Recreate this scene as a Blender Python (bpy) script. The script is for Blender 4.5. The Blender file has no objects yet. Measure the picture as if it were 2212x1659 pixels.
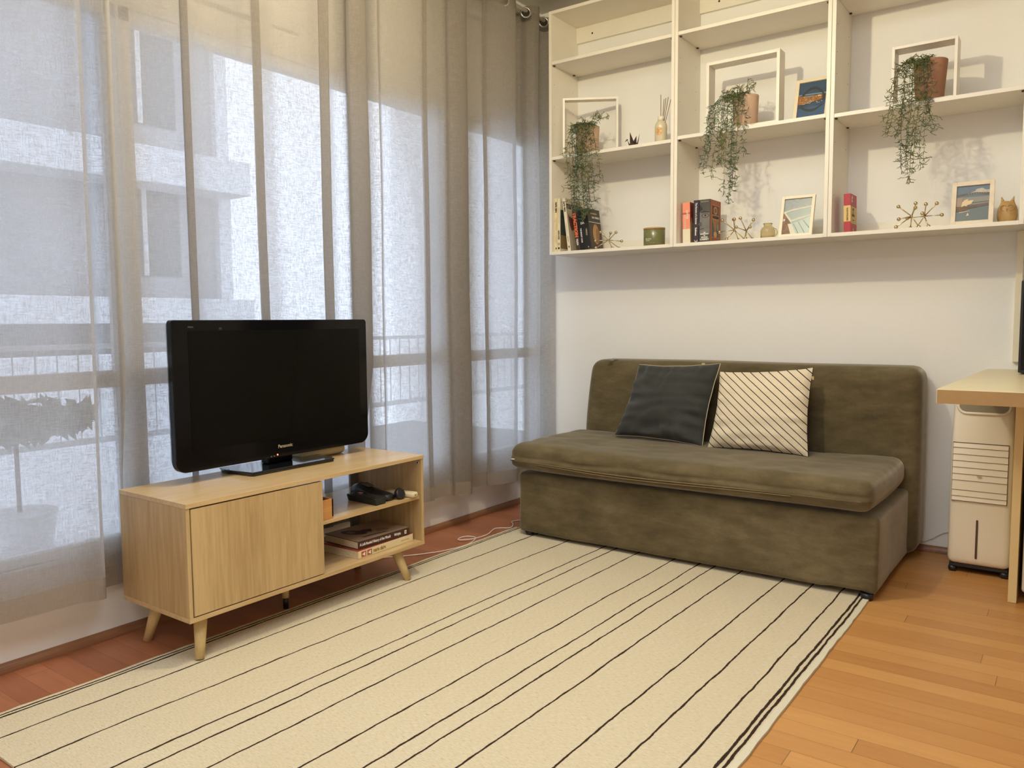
import bpy, bmesh, math, random
from mathutils import Vector, Matrix
from math import sin, cos, pi, radians
S = bpy.context.scene
COL = S.collection
# ------------------------------------------------------------------ camera
cam = bpy.data.cameras.new('camera'); camo = bpy.data.objects.new('camera', cam); COL.objects.link(camo)
CP = Vector((2.8743, -4.3227, 1.1562)); YAW, PITCH, ROLL, F = -0.6263, -0.0798, -0.0075, 1704.84
fw = Vector((sin(YAW)*cos(PITCH), cos(YAW)*cos(PITCH), sin(PITCH))); rt = Vector((cos(YAW), -sin(YAW), 0)); up = rt.cross(fw)
r2 = cos(ROLL)*rt + sin(ROLL)*up; u2 = -sin(ROLL)*rt + cos(ROLL)*up
camo.matrix_world = Matrix((( r2.x, u2.x, -fw.x, CP.x), (r2.y, u2.y, -fw.y, CP.y), (r2.z, u2.z, -fw.z, CP.z), (0, 0, 0, 1)))
cam.sensor_fit = 'HORIZONTAL'; cam.sensor_width = 36; cam.lens = F/2212*36; cam.clip_start = .05; cam.clip_end = 200
S.camera = camo
# ------------------------------------------------------------------ light
S.view_settings.view_transform = 'Standard'; S.view_settings.look = 'None'; S.view_settings.gamma = 1
S.view_settings.use_curve_mapping = False; S.view_settings.exposure = 0.0
W = bpy.data.worlds.new('sky'); S.world = W; W.use_nodes = True
bg = W.node_tree.nodes['Background']; bg.inputs[0].default_value = (.76, .85, 1, 1); bg.inputs[1].default_value = 3.3
S.cycles.max_bounces = 10; S.cycles.transparent_max_bounces = 16; S.cycles.diffuse_bounces = 5
S.cycles.use_denoising = True; S.cycles.sample_clamp_indirect = 6
def light(name, kind, loc, energy, color, size=.1, rot=(0, 0, 0), sizey=None, portal=False, label=None):
    l = bpy.data.lights.new(name, kind); l.energy = energy; l.color = color
    if kind == 'AREA':
        l.size = size
        if sizey: l.shape = 'RECTANGLE'; l.size_y = sizey
        if portal: l.cycles.is_portal = True
    else: l.shadow_soft_size = size
    o = bpy.data.objects.new(name, l); COL.objects.link(o); o.location = loc; o.rotation_euler = rot
    return o
WARM = (1, .87, .55)
light('ceiling_bulb', 'POINT', (1.31, -2.1, 2.80), 72, WARM, .035)
light('overhead_fill', 'AREA', (1.7, -2.7, 3.06), 46, (.90, .95, 1), 2.2)  # added soft overhead fill, not a fixture of the room
light('camera_side_fill', 'AREA', (2.6, -5.2, 3.05), 47, (.96, .98, 1), 1.2)  # added cool fill from behind the camera, no known lamp there
light('window_portal', 'AREA', (-.16, -2.45, 1.3), 1, (1, 1, 1), 4.7, (0, radians(-90), 0), 1.95, True)
# ------------------------------------------------------------------ materials
def lin(c): return tuple(((v/255)/12.92 if v/255 <= .04045 else ((v/255+.055)/1.055)**2.4) for v in c)
MC = {}
class NT:
    def __init__(s, m): s.t = m.node_tree; s.n = s.t.nodes; s.l = s.t.links
    def add(s, k, **kw):
        n = s.n.new(k)
        for a, b in kw.items():
            if a == 'inp':
                for i, v in b.items():
                    if isinstance(v, bpy.types.NodeSocket): s.l.new(v, n.inputs[i])
                    else: n.inputs[i].default_value = v
            else: setattr(n, a, b)
        return n
    def math(s, op, a, b=0, c=None):
        i = {0: a, 1: b}
        if c is not None: i[2] = c
        return s.add('ShaderNodeMath', operation=op, inp=i).outputs[0]
    def mixc(s, f, a, b, mode='MIX'):
        n = s.add('ShaderNodeMix', data_type='RGBA', blend_type=mode)
        for i, v in ((0, f), (6, a), (7, b)):
            if isinstance(v, bpy.types.NodeSocket): s.l.new(v, n.inputs[i])
            else: n.inputs[i].default_value = v if i == 0 else ((*v, 1) if len(v) == 3 else v)
        return n.outputs[2]
    def ramp(s, f, stops):
        n = s.add('ShaderNodeValToRGB', inp={0: f}); e = n.color_ramp.elements
        while len(e) < len(stops): e.new(.5)
        for q, (p, c) in zip(e, stops): q.position = p; q.color = (*c, 1) if len(c) == 3 else c
        return n.outputs[0]
    def coords(s, kind='Object', scale=(1, 1, 1), rot=(0, 0, 0)):
        tc = s.add('ShaderNodeTexCoord')
        return s.add('ShaderNodeMapping', inp={0: tc.outputs[kind], 3: scale, 2: rot}).outputs[0]
    def noise(s, vec, scale, detail=2, rough=.5):
        return s.add('ShaderNodeTexNoise', inp={'Vector': vec, 'Scale': scale, 'Detail': detail, 'Roughness': rough}).outputs[0]
def new(name):
    m = bpy.data.materials.new(name); m.use_nodes = True; t = NT(m); return m, t, t.n['Principled BSDF']
def mat(name, c, rough=.5, metal=0, var=0, vscale=8, bump=0, bscale=300, coat=0, emit=None, spec=None, stretch=(1, 1, 1), sheen=0):
    """plain procedural material: colour with a little noise variation and bump"""
    if name in MC: return MC[name]
    m, t, p = new(name)
    c = lin(c) if max(c) > 1.01 else c
    p.inputs['Roughness'].default_value = rough; p.inputs['Metallic'].default_value = metal
    if spec is not None: p.inputs['Specular IOR Level'].default_value = spec
    if coat: p.inputs['Coat Weight'].default_value = coat; p.inputs['Coat Roughness'].default_value = .08
    if sheen: p.inputs['Sheen Weight'].default_value = sheen
    co = t.coords(scale=stretch)
    if var:
        f = t.noise(co, vscale, 4)
        out = t.ramp(f, [(.3, tuple(v*(1-var) for v in c)), (.7, tuple(min(1, v*(1+var)) for v in c))])
        t.l.new(out, p.inputs['Base Color'])
    else:
        p.inputs['Base Color'].default_value = (*c, 1)
    if bump:
        b = t.add('ShaderNodeBump', inp={'Strength': bump, 'Distance': .002, 'Height': t.noise(co, bscale, 3)})
        t.l.new(b.outputs[0], p.inputs['Normal'])
    if emit: p.inputs['Emission Color'].default_value = (*lin(emit[0]), 1); p.inputs['Emission Strength'].default_value = emit[1]
    MC[name] = m; return m
def wood(name, c1, c2, axis=1, scale=1.0, rough=.45, bumps=.1):
    m, t, p = new(name)
    st = [14, 14, 14]; st[axis] = .9
    co = t.coords(scale=tuple(v*scale for v in st))
    big = t.noise(co, .35, 2); fine = t.noise(co, 5, 5, .65); gr = t.noise(co, 1.3, 3, .6)
    ringv = t.math('SINE', t.math('MULTIPLY', gr, 34))
    f = t.math('ADD', t.math('MULTIPLY', big, .55), t.math('ADD', t.math('MULTIPLY', fine, .38), t.math('MULTIPLY', ringv, .035)))
    out = t.ramp(f, [(.28, lin(c1)), (.62, lin(c2))])
    t.l.new(out, p.inputs['Base Color']); p.inputs['Roughness'].default_value = rough
    b = t.add('ShaderNodeBump', inp={'Strength': bumps, 'Distance': .001, 'Height': fine}); t.l.new(b.outputs[0], p.inputs['Normal'])
    return m
# ------------------------------------------------------------------ mesh helpers
class MB:
    """collects shapes in world space and links them as one mesh object"""
    def __init__(s, M=None): s.v = []; s.f = []; s.mi = []; s.uv = {}; s.M = M or Matrix(); s.sm = []
    def _p(s, pts): i = len(s.v); s.v += [s.M @ Vector(p) for p in pts]; return i
    def face(s, idx, m=0, sm=False): s.f.append(tuple(idx)); s.mi.append(m); s.sm.append(sm)
    def quad(s, a, b, c, d, m=0): i = s._p([a, b, c, d]); s.face((i, i+1, i+2, i+3), m)
    def poly(s, pts, m=0): i = s._p(pts); s.face(range(i, i+len(pts)), m); return s
    def box(s, x0, x1, y0, y1, z0, z1, m=0):
        i = s._p([(x, y, z) for z in (z0, z1) for y in (y0, y1) for x in (x0, x1)])
        for q in ((0, 2, 3, 1), (4, 5, 7, 6), (0, 1, 5, 4), (2, 6, 7, 3), (0, 4, 6, 2), (1, 3, 7, 5)): s.face([i+k for k in q], m)
        return s
    def prism(s, pts, d, m=0):
        """pts: polygon (counter-clockwise seen from the tip of d), extruded by d"""
        d = Vector(d); n = len(pts); i = s._p(pts); j = s._p([Vector(p)+d for p in pts])
        s.face([i+k for k in reversed(range(n))], m); s.face([j+k for k in range(n)], m)
        for k in range(n): s.face((i+k, i+(k+1) % n, j+(k+1) % n, j+k), m)
        return s
    def tube(s, pts, r, n=10, m=0, caps=True, closed=False):
        pts = [Vector(p) for p in pts]; R = r if isinstance(r, (list, tuple)) else [r]*len(pts); rings = []; prev = None
        for k, p in enumerate(pts):
            a = pts[(k-1) % len(pts)] if (closed or k) else p; b = pts[(k+1) % len(pts)] if (closed or k < len(pts)-1) else p
            t = (b-a).normalized()
            if prev is None: prev = t.orthogonal().normalized()
            e = (prev - t*prev.dot(t))
            e = e.normalized() if e.length > 1e-6 else t.orthogonal().normalized()
            prev = e; q = t.cross(e)
            rings.append(s._p([p+(e*cos(2*pi*i/n)+q*sin(2*pi*i/n))*R[k] for i in range(n)]))
        m_ = len(rings)
        for k in range(m_ if closed else m_-1):
            a, b = rings[k], rings[(k+1) % m_]
            for i in range(n): s.face((a+i, a+(i+1) % n, b+(i+1) % n, b+i), m, True)
        if caps and not closed:
            s.face([rings[0]+i for i in reversed(range(n))], m); s.face([rings[-1]+i for i in range(n)], m)
        return s
    def lathe(s, prof, c=(0, 0, 0), n=24, m=0, close=True):
        """prof: (radius, z) from the bottom up, about a vertical axis at c"""
        c = Vector(c); rings = []
        for r, z in prof: rings.append(s._p([c+Vector((r*cos(2*pi*i/n), r*sin(2*pi*i/n), z)) for i in range(n)]))
        for a, b in zip(rings, rings[1:]):
            for i in range(n): s.face((a+i, a+(i+1) % n, b+(i+1) % n, b+i), m, True)
        if close:
            s.face([rings[0]+i for i in reversed(range(n))], m); s.face([rings[-1]+i for i in range(n)], m)
        return s
    def ball(s, c, r, n=12, m=0, sc=(1, 1, 1)):
        c = Vector(c); i0 = s._p([c+Vector((0, 0, -r*sc[2]))]); rings = []
        for a in range(1, n//2):
            t = -pi/2 + pi*a/(n//2)
            rings.append(s._p([c+Vector((r*sc[0]*cos(t)*cos(2*pi*i/n), r*sc[1]*cos(t)*sin(2*pi*i/n), r*sc[2]*sin(t))) for i in range(n)]))
        i1 = s._p([c+Vector((0, 0, r*sc[2]))])
        for i in range(n):
            s.face((i0, rings[0]+(i+1) % n, rings[0]+i), m, True); s.face((i1, rings[-1]+i, rings[-1]+(i+1) % n), m, True)
        for a, b in zip(rings, rings[1:]):
            for i in range(n): s.face((a+i, a+(i+1) % n, b+(i+1) % n, b+i), m, True)
        return s
    def rbox(s, x0, x1, y0, y1, z0, z1, r, nx=10, ny=6, nz=6, m=0, fn=None):
        """box with rounded edges on a grid; fn(p, n) may move each vertex"""
        r = min(r, (x1-x0)/2.01, (y1-y0)/2.01, (z1-z0)/2.01)
        def ax(a, b, n):
            L = [a, a+r*.08, a+r*.3, a+r*.6, a+r]; L2 = [b-r, b-r*.6, b-r*.3, b-r*.08, b]
            return L+[a+r+(b-a-2*r)*k/n for k in range(1, n)]+L2
        X, Y, Z = ax(x0, x1, nx), ax(y0, y1, ny), ax(z0, z1, nz); idx = {}
        def vert(i, j, k):
            key = (i, j, k)
            if key not in idx:
                p = Vector((X[i], Y[j], Z[k]))
                q = Vector((min(max(p.x, x0+r), x1-r), min(max(p.y, y0+r), y1-r), min(max(p.z, z0+r), z1-r)))
                d = p-q; nrm = d.normalized() if d.length > 1e-9 else Vector((0, 0, 1)); p = q+nrm*r if d.length > 1e-9 else p
                if fn: p = fn(p, nrm)
                idx[key] = s._p([p])
            return idx[key]
        a, b, c = len(X)-1, len(Y)-1, len(Z)-1
        for i in range(a):
            for j in range(b):
                s.face((vert(i, j, 0), vert(i, j+1, 0), vert(i+1, j+1, 0), vert(i+1, j, 0)), m, True)
                s.face((vert(i, j, c), vert(i+1, j, c), vert(i+1, j+1, c), vert(i, j+1, c)), m, True)
        for i in range(a):
            for k in range(c):
                s.face((vert(i, 0, k), vert(i+1, 0, k), vert(i+1, 0, k+1), vert(i, 0, k+1)), m, True)
                s.face((vert(i, b, k), vert(i, b, k+1), vert(i+1, b, k+1), vert(i+1, b, k)), m, True)
        for j in range(b):
            for k in range(c):
                s.face((vert(0, j, k), vert(0, j, k+1), vert(0, j+1, k+1), vert(0, j+1, k)), m, True)
                s.face((vert(a, j, k), vert(a, j+1, k), vert(a, j+1, k+1), vert(a, j, k+1)), m, True)
        return s
    def grid(s, rows, m=0, uvs=None, sm=True):
        n = len(rows[0]); st = [s._p(r) for r in rows]
        if uvs:
            for a, r in zip(st, uvs):
                for k, u in enumerate(r): s.uv[a+k] = u
        for a, b in zip(st, st[1:]):
            for i in range(n-1): s.face((a+i, a+i+1, b+i+1, b+i), m, sm)
        return s
    def build(s, name, mats, parent=None, loc=None, bevel=0, smooth=None):
        me = bpy.data.meshes.new(name)
        base = Vector(loc) if loc is not None else (root_loc(parent) if parent else Vector((0, 0, 0)))
        me.from_pydata([tuple(v-base) for v in s.v], [], s.f); me.update()
        for mm in (mats if isinstance(mats, (list, tuple)) else [mats]): me.materials.append(mm)
        for p, k, q in zip(me.polygons, s.mi, s.sm): p.material_index = k; p.use_smooth = q if smooth is None else smooth
        if s.uv:
            ul = me.uv_layers.new(name='UVMap')
            for lp in me.loops: ul.data[lp.index].uv = s.uv.get(lp.vertex_index, (0, 0))
        o = bpy.data.objects.new(name, me); COL.objects.link(o)
        if parent:
            o.parent = parent
            if loc is not None: o.location = base-root_loc(parent)
        else: o.location = base
        if bevel:
            b = o.modifiers.new('bevel', 'BEVEL'); b.width = bevel; b.segments = 2; b.limit_method = 'ANGLE'; b.angle_limit = radians(50)
        return o
def root_loc(o):
    v = Vector((0, 0, 0))
    while o: v += o.location; o = o.parent
    return v
def tag(o, label=None, cat=None, group=None, kind=None):
    if label: o['label'] = label
    if cat: o['category'] = cat
    if group: o['group'] = group
    if kind: o['kind'] = kind
    return o
def thing(name, loc, label, cat, group=None):
    o = bpy.data.objects.new(name, None); COL.objects.link(o); o.location = loc; o.empty_display_size = .05
    return tag(o, label, cat, group)
def struct(name, mb, m, parent=None, bevel=0): return tag(mb.build(name, m, parent, bevel=bevel), kind='structure')
def text(s, h, O, X, Y, m, parent, name='lettering', align='LEFT', depth=.0004, width=None, bold=0):
    """raised lettering: O baseline start, X reading direction, Y letter-up direction"""
    c = bpy.data.curves.new(name, 'FONT'); c.body = s; c.size = h; c.align_x = align; c.extrude = depth; c.offset = bold; c.resolution_u = 3
    t = bpy.data.objects.new(name, c); COL.objects.link(t)
    bpy.context.view_layer.update()
    me = bpy.data.meshes.new_from_object(t.evaluated_get(bpy.context.evaluated_depsgraph_get()))
    bpy.data.objects.remove(t); bpy.data.curves.remove(c)
    X = Vector(X).normalized(); Y = Vector(Y); Y = (Y-X*Y.dot(X)).normalized(); Z = X.cross(Y)
    if width:
        xs = [v.co.x for v in me.vertices]; k = width/max(1e-6, max(xs)-min(xs))
        for v in me.vertices: v.co.x *= k
    R = Matrix((X, Y, Z)).transposed(); base = root_loc(parent)
    for v in me.vertices: v.co = R @ v.co + Vector(O) - base
    me.materials.clear(); me.materials.append(m); me.name = name
    o = bpy.data.objects.new(name, me); COL.objects.link(o); o.parent = parent
    return o
def cr(pts, n=8, closed=False):
    """Catmull-Rom through points"""
    P = [Vector(p) for p in pts]; out = []; L = len(P)
    for i in range(L if closed else L-1):
        a, b, c, d = (P[(i-1) % L], P[i], P[(i+1) % L], P[(i+2) % L]) if closed else (P[max(i-1, 0)], P[i], P[i+1], P[min(i+2, L-1)])
        for k in range(n):
            t = k/n; out.append(.5*((2*b)+(c-a)*t+(2*a-5*b+4*c-d)*t*t+(3*b-a-3*c+d)*t**3))
    if not closed: out.append(P[-1])
    return out
rnd = random.Random(7)
def hn(x, y=0., z=0.):
    from mathutils import noise
    return noise.noise(Vector((x, y, z)))
# common materials
M_wall = mat('wall_paint', (.83, .82, .79), .85, bump=.25, bscale=160)
M_ceil = mat('ceiling_paint', (.60, .56, .50), .9, bump=.2, bscale=120)
M_white = mat('white_melamine', (.81, .765, .67), .42, var=.02)
M_black = mat('black_plastic', (.012, .012, .013), .35)
M_dark = mat('dark_void', (.01, .008, .006), .7)
M_frame = mat('window_frame_white', (.75, .75, .74), .5)
M_chrome = mat('chrome', (.75, .73, .7), .15, 1)
M_brass = mat('brass', (.62, .50, .29), .22, 1)
M_paper = mat('book_paper', (225, 208, 172), .85, var=.12, vscale=90, stretch=(1, 1, 6))
M_inkw = mat('ink_white', (235, 230, 220), .6)
M_inkk = mat('ink_black', (28, 24, 22), .6)
# ------------------------------------------------------------------ floor
def floor_mat():
    m, t, p = new('timber_boards')
    co = t.coords()
    sx = t.add('ShaderNodeSeparateXYZ', inp={0: co})
    x, y = sx.outputs[0], sx.outputs[1]
    bw = .083; row = t.math('FLOOR', t.math('DIVIDE', y, bw)); fy = t.math('FRACT', t.math('DIVIDE', y, bw))
    wr = t.add('ShaderNodeTexWhiteNoise', noise_dimensions='1D', inp={'W': row})
    xs = t.math('DIVIDE', t.math('ADD', x, t.math('MULTIPLY', wr.outputs[0], 3.1)), 1.7)
    seg = t.math('FLOOR', xs); fx = t.math('FRACT', xs)
    wn = t.add('ShaderNodeTexWhiteNoise', noise_dimensions='2D', inp={'Vector': t.add('ShaderNodeCombineXYZ', inp={0: row, 1: seg}).outputs[0]})
    v = t.add('ShaderNodeCombineXYZ', inp={0: t.math('MULTIPLY', x, 1.4), 1: t.math('MULTIPLY', y, 26), 2: t.math('MULTIPLY', wn.outputs[0], 40)}).outputs[0]
    g = t.noise(v, 1.5, 5, .6); g2 = t.noise(v, 6, 4, .6)
    f = t.math('ADD', t.math('ADD', .10, t.math('MULTIPLY', wn.outputs[0], .42)), t.math('ADD', t.math('MULTIPLY', g, .40), t.math('MULTIPLY', g2, .22)))
    warm = t.ramp(f, [(.15, lin((166, 112, 60))), (.5, lin((188, 134, 76))), (.95, lin((206, 154, 92)))])
    red = t.ramp(f, [(.15, lin((130, 76, 50))), (.5, lin((152, 93, 63))), (.95, lin((174, 113, 78)))])
    zone = t.math('MINIMUM', 1, t.math('MAXIMUM', 0, t.math('DIVIDE', t.math('SUBTRACT', x, .55), .9)))
    c = t.mixc(zone, red, warm)
    gap = t.math('MAXIMUM', t.math('LESS_THAN', fy, .018), t.math('LESS_THAN', fx, .0014))
    c = t.mixc(t.math('MULTIPLY', gap, .6), c, (.05, .025, .012))
    t.l.new(c, p.inputs['Base Color'])
    t.l.new(t.add('ShaderNodeMapRange', inp={0: t.noise(co, 3, 3), 3: .28, 4: .45}).outputs[0], p.inputs['Roughness'])
    b = t.add('ShaderNodeBump', inp={'Strength': .25, 'Distance': .001, 'Height': t.math('SUBTRACT', t.math('MULTIPLY', g2, .3), gap)})
    t.l.new(b.outputs[0], p.inputs['Normal'])
    return m
M_floor = floor_mat()
RX1, RY0, CZ = 5.2, -6.6, 3.095
struct('floor', MB().box(-.15, RX1, RY0, .12, -.08, 0), M_floor)
struct('ceiling', MB().box(-.15, RX1, RY0, .12, CZ, CZ+.1), M_ceil)
struct('wall_back', MB().box(-.15, RX1, 0, .12, 0, CZ), M_wall)
struct('wall_right', MB().box(RX1, RX1+.1, RY0, .12, 0, CZ), M_wall)
struct('wall_front', MB().box(-.15, RX1+.1, RY0-.1, RY0, 0, CZ), M_wall)
def wall_holes(name, holes):
    ys = sorted({RY0, 0.} | {h[0] for h in holes} | {h[1] for h in holes}); zs = sorted({0., CZ} | {h[2] for h in holes} | {h[3] for h in holes})
    mb = MB()
    for a, b in zip(ys, ys[1:]):
        for c, d in zip(zs, zs[1:]):
            if not any(h[0] <= (a+b)/2 <= h[1] and h[2] <= (c+d)/2 <= h[3] for h in holes): mb.box(-.14, 0, a, b, c, d)
    return struct(name, mb, M_wall)
WZ0, WZ1 = .335, 2.305
WIN = [(-4.75, -2.770), (-2.762, -.974), (-.795, -.015)]
wall_holes('wall_left', [(a, b, WZ0, WZ1) for a, b in WIN] + [(-2.46, -2.16, 2.412, 2.436), (-2.09, -1.94, 2.420, 2.434), (-.76, -.56, 2.862, 2.884), (-.53, -.36, 2.858, 2.878)])
mg, tg, pg = new('window_glass')
tr = tg.add('ShaderNodeBsdfTransparent', inp={0: (.96, .98, 1, 1)}); gl = tg.add('ShaderNodeBsdfGlossy', inp={'Roughness': .02})
fr = tg.add('ShaderNodeFresnel', inp={0: 1.35}); ms = tg.add('ShaderNodeMixShader', inp={0: tg.math('MULTIPLY', fr.outputs[0], .6), 1: tr.outputs[0], 2: gl.outputs[0]})
tg.l.new(ms.outputs[0], tg.n['Material Output'].inputs[0])
for i, (a, b) in enumerate(WIN):
    w = bpy.data.objects.new('window_%d' % (i+1), None); COL.objects.link(w); w.location = (-.03, (a+b)/2, WZ0); w['kind'] = 'structure'
    f = MB()
    for q in ((a, a+.045), (b-.045, b)): f.box(-.06, -.004, q[0], q[1], WZ0, WZ1)
    f.box(-.06, -.004, a, b, WZ0, WZ0+.035); f.box(-.06, -.004, a, b, WZ1-.05, WZ1); f.box(-.065, -.001, a, b, .925, .985)
    f.build('window_frame', M_frame, w, bevel=.003)
    MB().box(-.034, -.030, a+.045, b-.045, WZ0+.035, .925).build('lower_pane', mg, w)
    MB().box(-.034, -.030, a+.045, b-.045, .985, WZ1-.05).build('upper_pane', mg, w)
    MB().box(-.06, .018, a, b, WZ0-.014, WZ0).build('window_sill', M_frame, w, bevel=.002)
M_bb = wood('skirting_timber', (104, 68, 46), (146, 100, 66), 1, 1, .4)
def qround(pts_dir, y0, y1, along):
    P = [(0, 0)]+[(.022*cos(a), .032*sin(a)) for a in [k*pi/12 for k in range(7)]]
    mb = MB()
    if along == 'y': mb.prism([(q[0]+.0005, y1, q[1]) for q in P], (0, y0-y1, 0))
    else: mb.prism([(y0, -q[0]-.0005, q[1]) for q in P], (y1-y0, 0, 0))
    return mb
struct('baseboard_left', qround(0, RY0, 0, 'y'), M_bb)
struct('baseboard_back', qround(0, .03, 2.66, 'x'), M_bb)
struct('trim_1', MB().box(2.612, 2.640, -.022, 0, .95, 1.5484), mat('trim_cream', (.82, .74, .55), .5), bevel=.002)
# ------------------------------------------------------------------ outside
M_conc = mat('render_grey', (.40, .40, .41), .9, var=.12, vscale=1.2)
M_concw = mat('render_white', (.75, .76, .78), .9, var=.05, vscale=2)
M_glassd = mat('dark_window', (.10, .115, .13), .2)
bd = thing('apartment_building', (-8, -1, -3), 'grey apartment block with pale balcony bands seen through left curtain', 'building')
MB().box(-10, -6.6, -12, 2.15, -3, 12).build('wall', M_conc, bd)
for z0, z1 in ((2.80, 3.22), (1.16, 1.46), (5.3, 5.7), (-.6, -.2)):
    MB().box(-6.6, -6.0, -12, 2.17, z0, z1).build('balcony_parapet', M_concw, bd, bevel=.01)
MB().box(-6.0, -5.9, -12, 2.4, -3, .82).build('added_pale_wall', M_concw, bd, bevel=.01)  # pale wall added to brighten the view through the lower panes
MB().box(-6.62, -6.5, 2.02, 2.2, -3, 12).build('corner_pilaster', M_concw, bd)
for y0, y1 in ((-5.2, -3.9), (-2.6, -1.5), (.55, 1.5)):
    for z0, z1 in ((1.75, 2.8), (3.6, 5.1), (-2.2, -1.0)):
        w = MB().box(-6.66, -6.58, y0, y1, z0, z1).build('window', M_glassd, bd)
        MB().box(-6.59, -6.56, (y0+y1)/2-.03, (y0+y1)/2+.03, z0, z1).build('mullion', M_concw, w)
g = MB().box(-20, -.3, -20, 20, -3.1, -3.0); tag(g.build('pavement', mat('asphalt', (.22, .22, .22), .9, var=.1)), 'grey paved ground outside the windows', 'pavement', kind='structure')
rl = thing('balcony_railing', (-1.2, 1.2, -3), 'thin metal balcony railing outside the windows beyond the curtains', 'railing')
MB().box(-1.215, -1.185, -3.2, 3.2, 1.03, 1.055).build('top_rail', M_concw, rl); MB().box(-1.22, -1.18, -3.2, 3.2, .55, .58).build('bottom_rail', M_concw, rl)
b = MB()
for k in range(64): b.box(-1.203, -1.197, -3.2+k*.1, -3.194+k*.1, .56, 1.03)
tag(b.build('balusters', M_concw, rl), kind='stuff')
sh = thing('potted_shrub', (-.95, -2.80, 0), 'dark green shrub in pot standing outside the left window', 'plant')
def leafblob(c, R, n, size, seed):
    r = random.Random(seed); mb = MB()
    for _ in range(n):
        d = Vector((r.gauss(0, 1), r.gauss(0, 1), r.gauss(0, 1))).normalized()*(r.random()**.4)
        p = Vector(c)+Vector((d.x*R[0], d.y*R[1], d.z*R[2])); a = Vector((r.gauss(0, 1), r.gauss(0, 1), r.gauss(0, 1))).normalized(); q = a.orthogonal().normalized()
        mb.quad(p-a*size, p+q*size*.4, p+a*size, p-q*size*.4)
    return mb
leafblob((-.95, -2.80, .72), (.16, .40, .10), 520, .05, 3).build('foliage', mat('shrub_leaf', (.17, .20, .15), .6), sh)
MB().tube([(-.95, -2.80, .3), (-.95, -2.80, .7)], .010).build('stem', mat('bark', (.1, .07, .05), .8), sh)
MB().lathe([(.10, 0), (.15, .32)], (-.95, -2.80, 0)).build('pot', M_concw, sh)
MB().box(-1.3, -.14, -4.9, 3.2, -.12, 0).build('x', M_conc)
o = bpy.data.objects['x']; o.name = 'balcony_floor'; o.data.materials[0] = M_concw; tag(o, 'concrete balcony slab outside the windows', 'balcony', kind='structure')
# ------------------------------------------------------------------ curtains
def curtain_mat(name, front, through, a0, a1, tl):
    """woven fabric: reflects, lets light through, and has fine gaps that close up when seen edge-on"""
    m, t, p = new(name)
    g1 = t.noise(t.coords(scale=(32, 32, 300)), 1, 3, .6); g2 = t.noise(t.coords(scale=(300, 300, 32)), 1, 3, .6)
    th = t.math('MULTIPLY', t.math('ADD', g1, g2), .5)
    gap = t.add('ShaderNodeMapRange', inp={0: th, 1: .39, 2: .61, 3: 1-a0, 4: 1-a1}).outputs[0]
    ge = t.add('ShaderNodeNewGeometry'); dt = t.add('ShaderNodeVectorMath', operation='DOT_PRODUCT', inp={0: ge.outputs['Normal'], 1: ge.outputs['Incoming']})
    cs = t.math('MAXIMUM', t.math('ABSOLUTE', dt.outputs['Value']), .12)
    al = t.math('SUBTRACT', 1, t.math('POWER', gap, t.math('DIVIDE', .75, cs)))
    df = t.add('ShaderNodeBsdfDiffuse', inp={0: (*front, 1)}); tn = t.add('ShaderNodeBsdfTranslucent', inp={0: (*through, 1)})
    s1 = t.add('ShaderNodeMixShader', inp={0: tl, 1: df.outputs[0], 2: tn.outputs[0]})
    tr = t.add('ShaderNodeBsdfTransparent'); s2 = t.add('ShaderNodeMixShader', inp={0: al, 1: tr.outputs[0], 2: s1.outputs[0]})
    t.l.new(s2.outputs[0], t.n['Material Output'].inputs[0]); return m
M_curt = curtain_mat('sheer_linen', (.365, .32, .265), (.65, .63, .61), .77, .95, .62)
M_hem = curtain_mat('hem_linen', (.42, .35, .28), (.42, .38, .33), .88, .98, .45)
P1 = [(-4.62, .08), (-4.45, .12), (-4.28, .07), (-4.02, .13), (-3.86, .06), (-3.60, .11), (-3.45, .10), (-3.25, .11), (-3.062, .115), (-2.981, .15), (-2.962, .10), (-2.930, .05), (-2.885, .035), (-2.851, .08), (-2.862, .13)]
P2 = [(-2.850, .075), (-2.747, .045), (-2.65, .06), (-2.572, .085), (-2.548, .10), (-2.573, .088), (-2.547, .072), (-2.45, .045), (-2.34, .06), (-2.252, .09), (-2.222, .10), (-2.254, .086), (-2.222, .072), (-2.12, .045), (-2.0, .065), (-1.902, .085), (-1.862, .10), (-1.906, .085), (-1.858, .068), (-1.80, .06), (-1.76, .09), (-1.765, .14), (-1.70, .155), (-1.665, .13), (-1.76, .11), (-1.70, .08), (-1.625, .05), (-1.585, .035)]
P3 = [(-1.60, .025), (-1.626, .10), (-1.607, .15), (-1.555, .10), (-1.494, .045), (-1.44, .065), (-1.222, .085), (-1.200, .095), (-1.222, .082), (-1.195, .065), (-1.05, .07), (-1.045, .12), (-.975, .155), (-.93, .13), (-1.04, .10), (-.93, .07), (-.817, .05), (-.72, .06), (-.69, .085), (-.73, .10), (-.532, .16), (-.458, .10), (-.375, .045), (-.325, .06), (-.325, .12), (-.275, .16), (-.206, .10), (-.165, .06), (-.13, .08), (-.10, .12), (-.088, .155)]
RODX, RODZ = .14, 2.972
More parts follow.
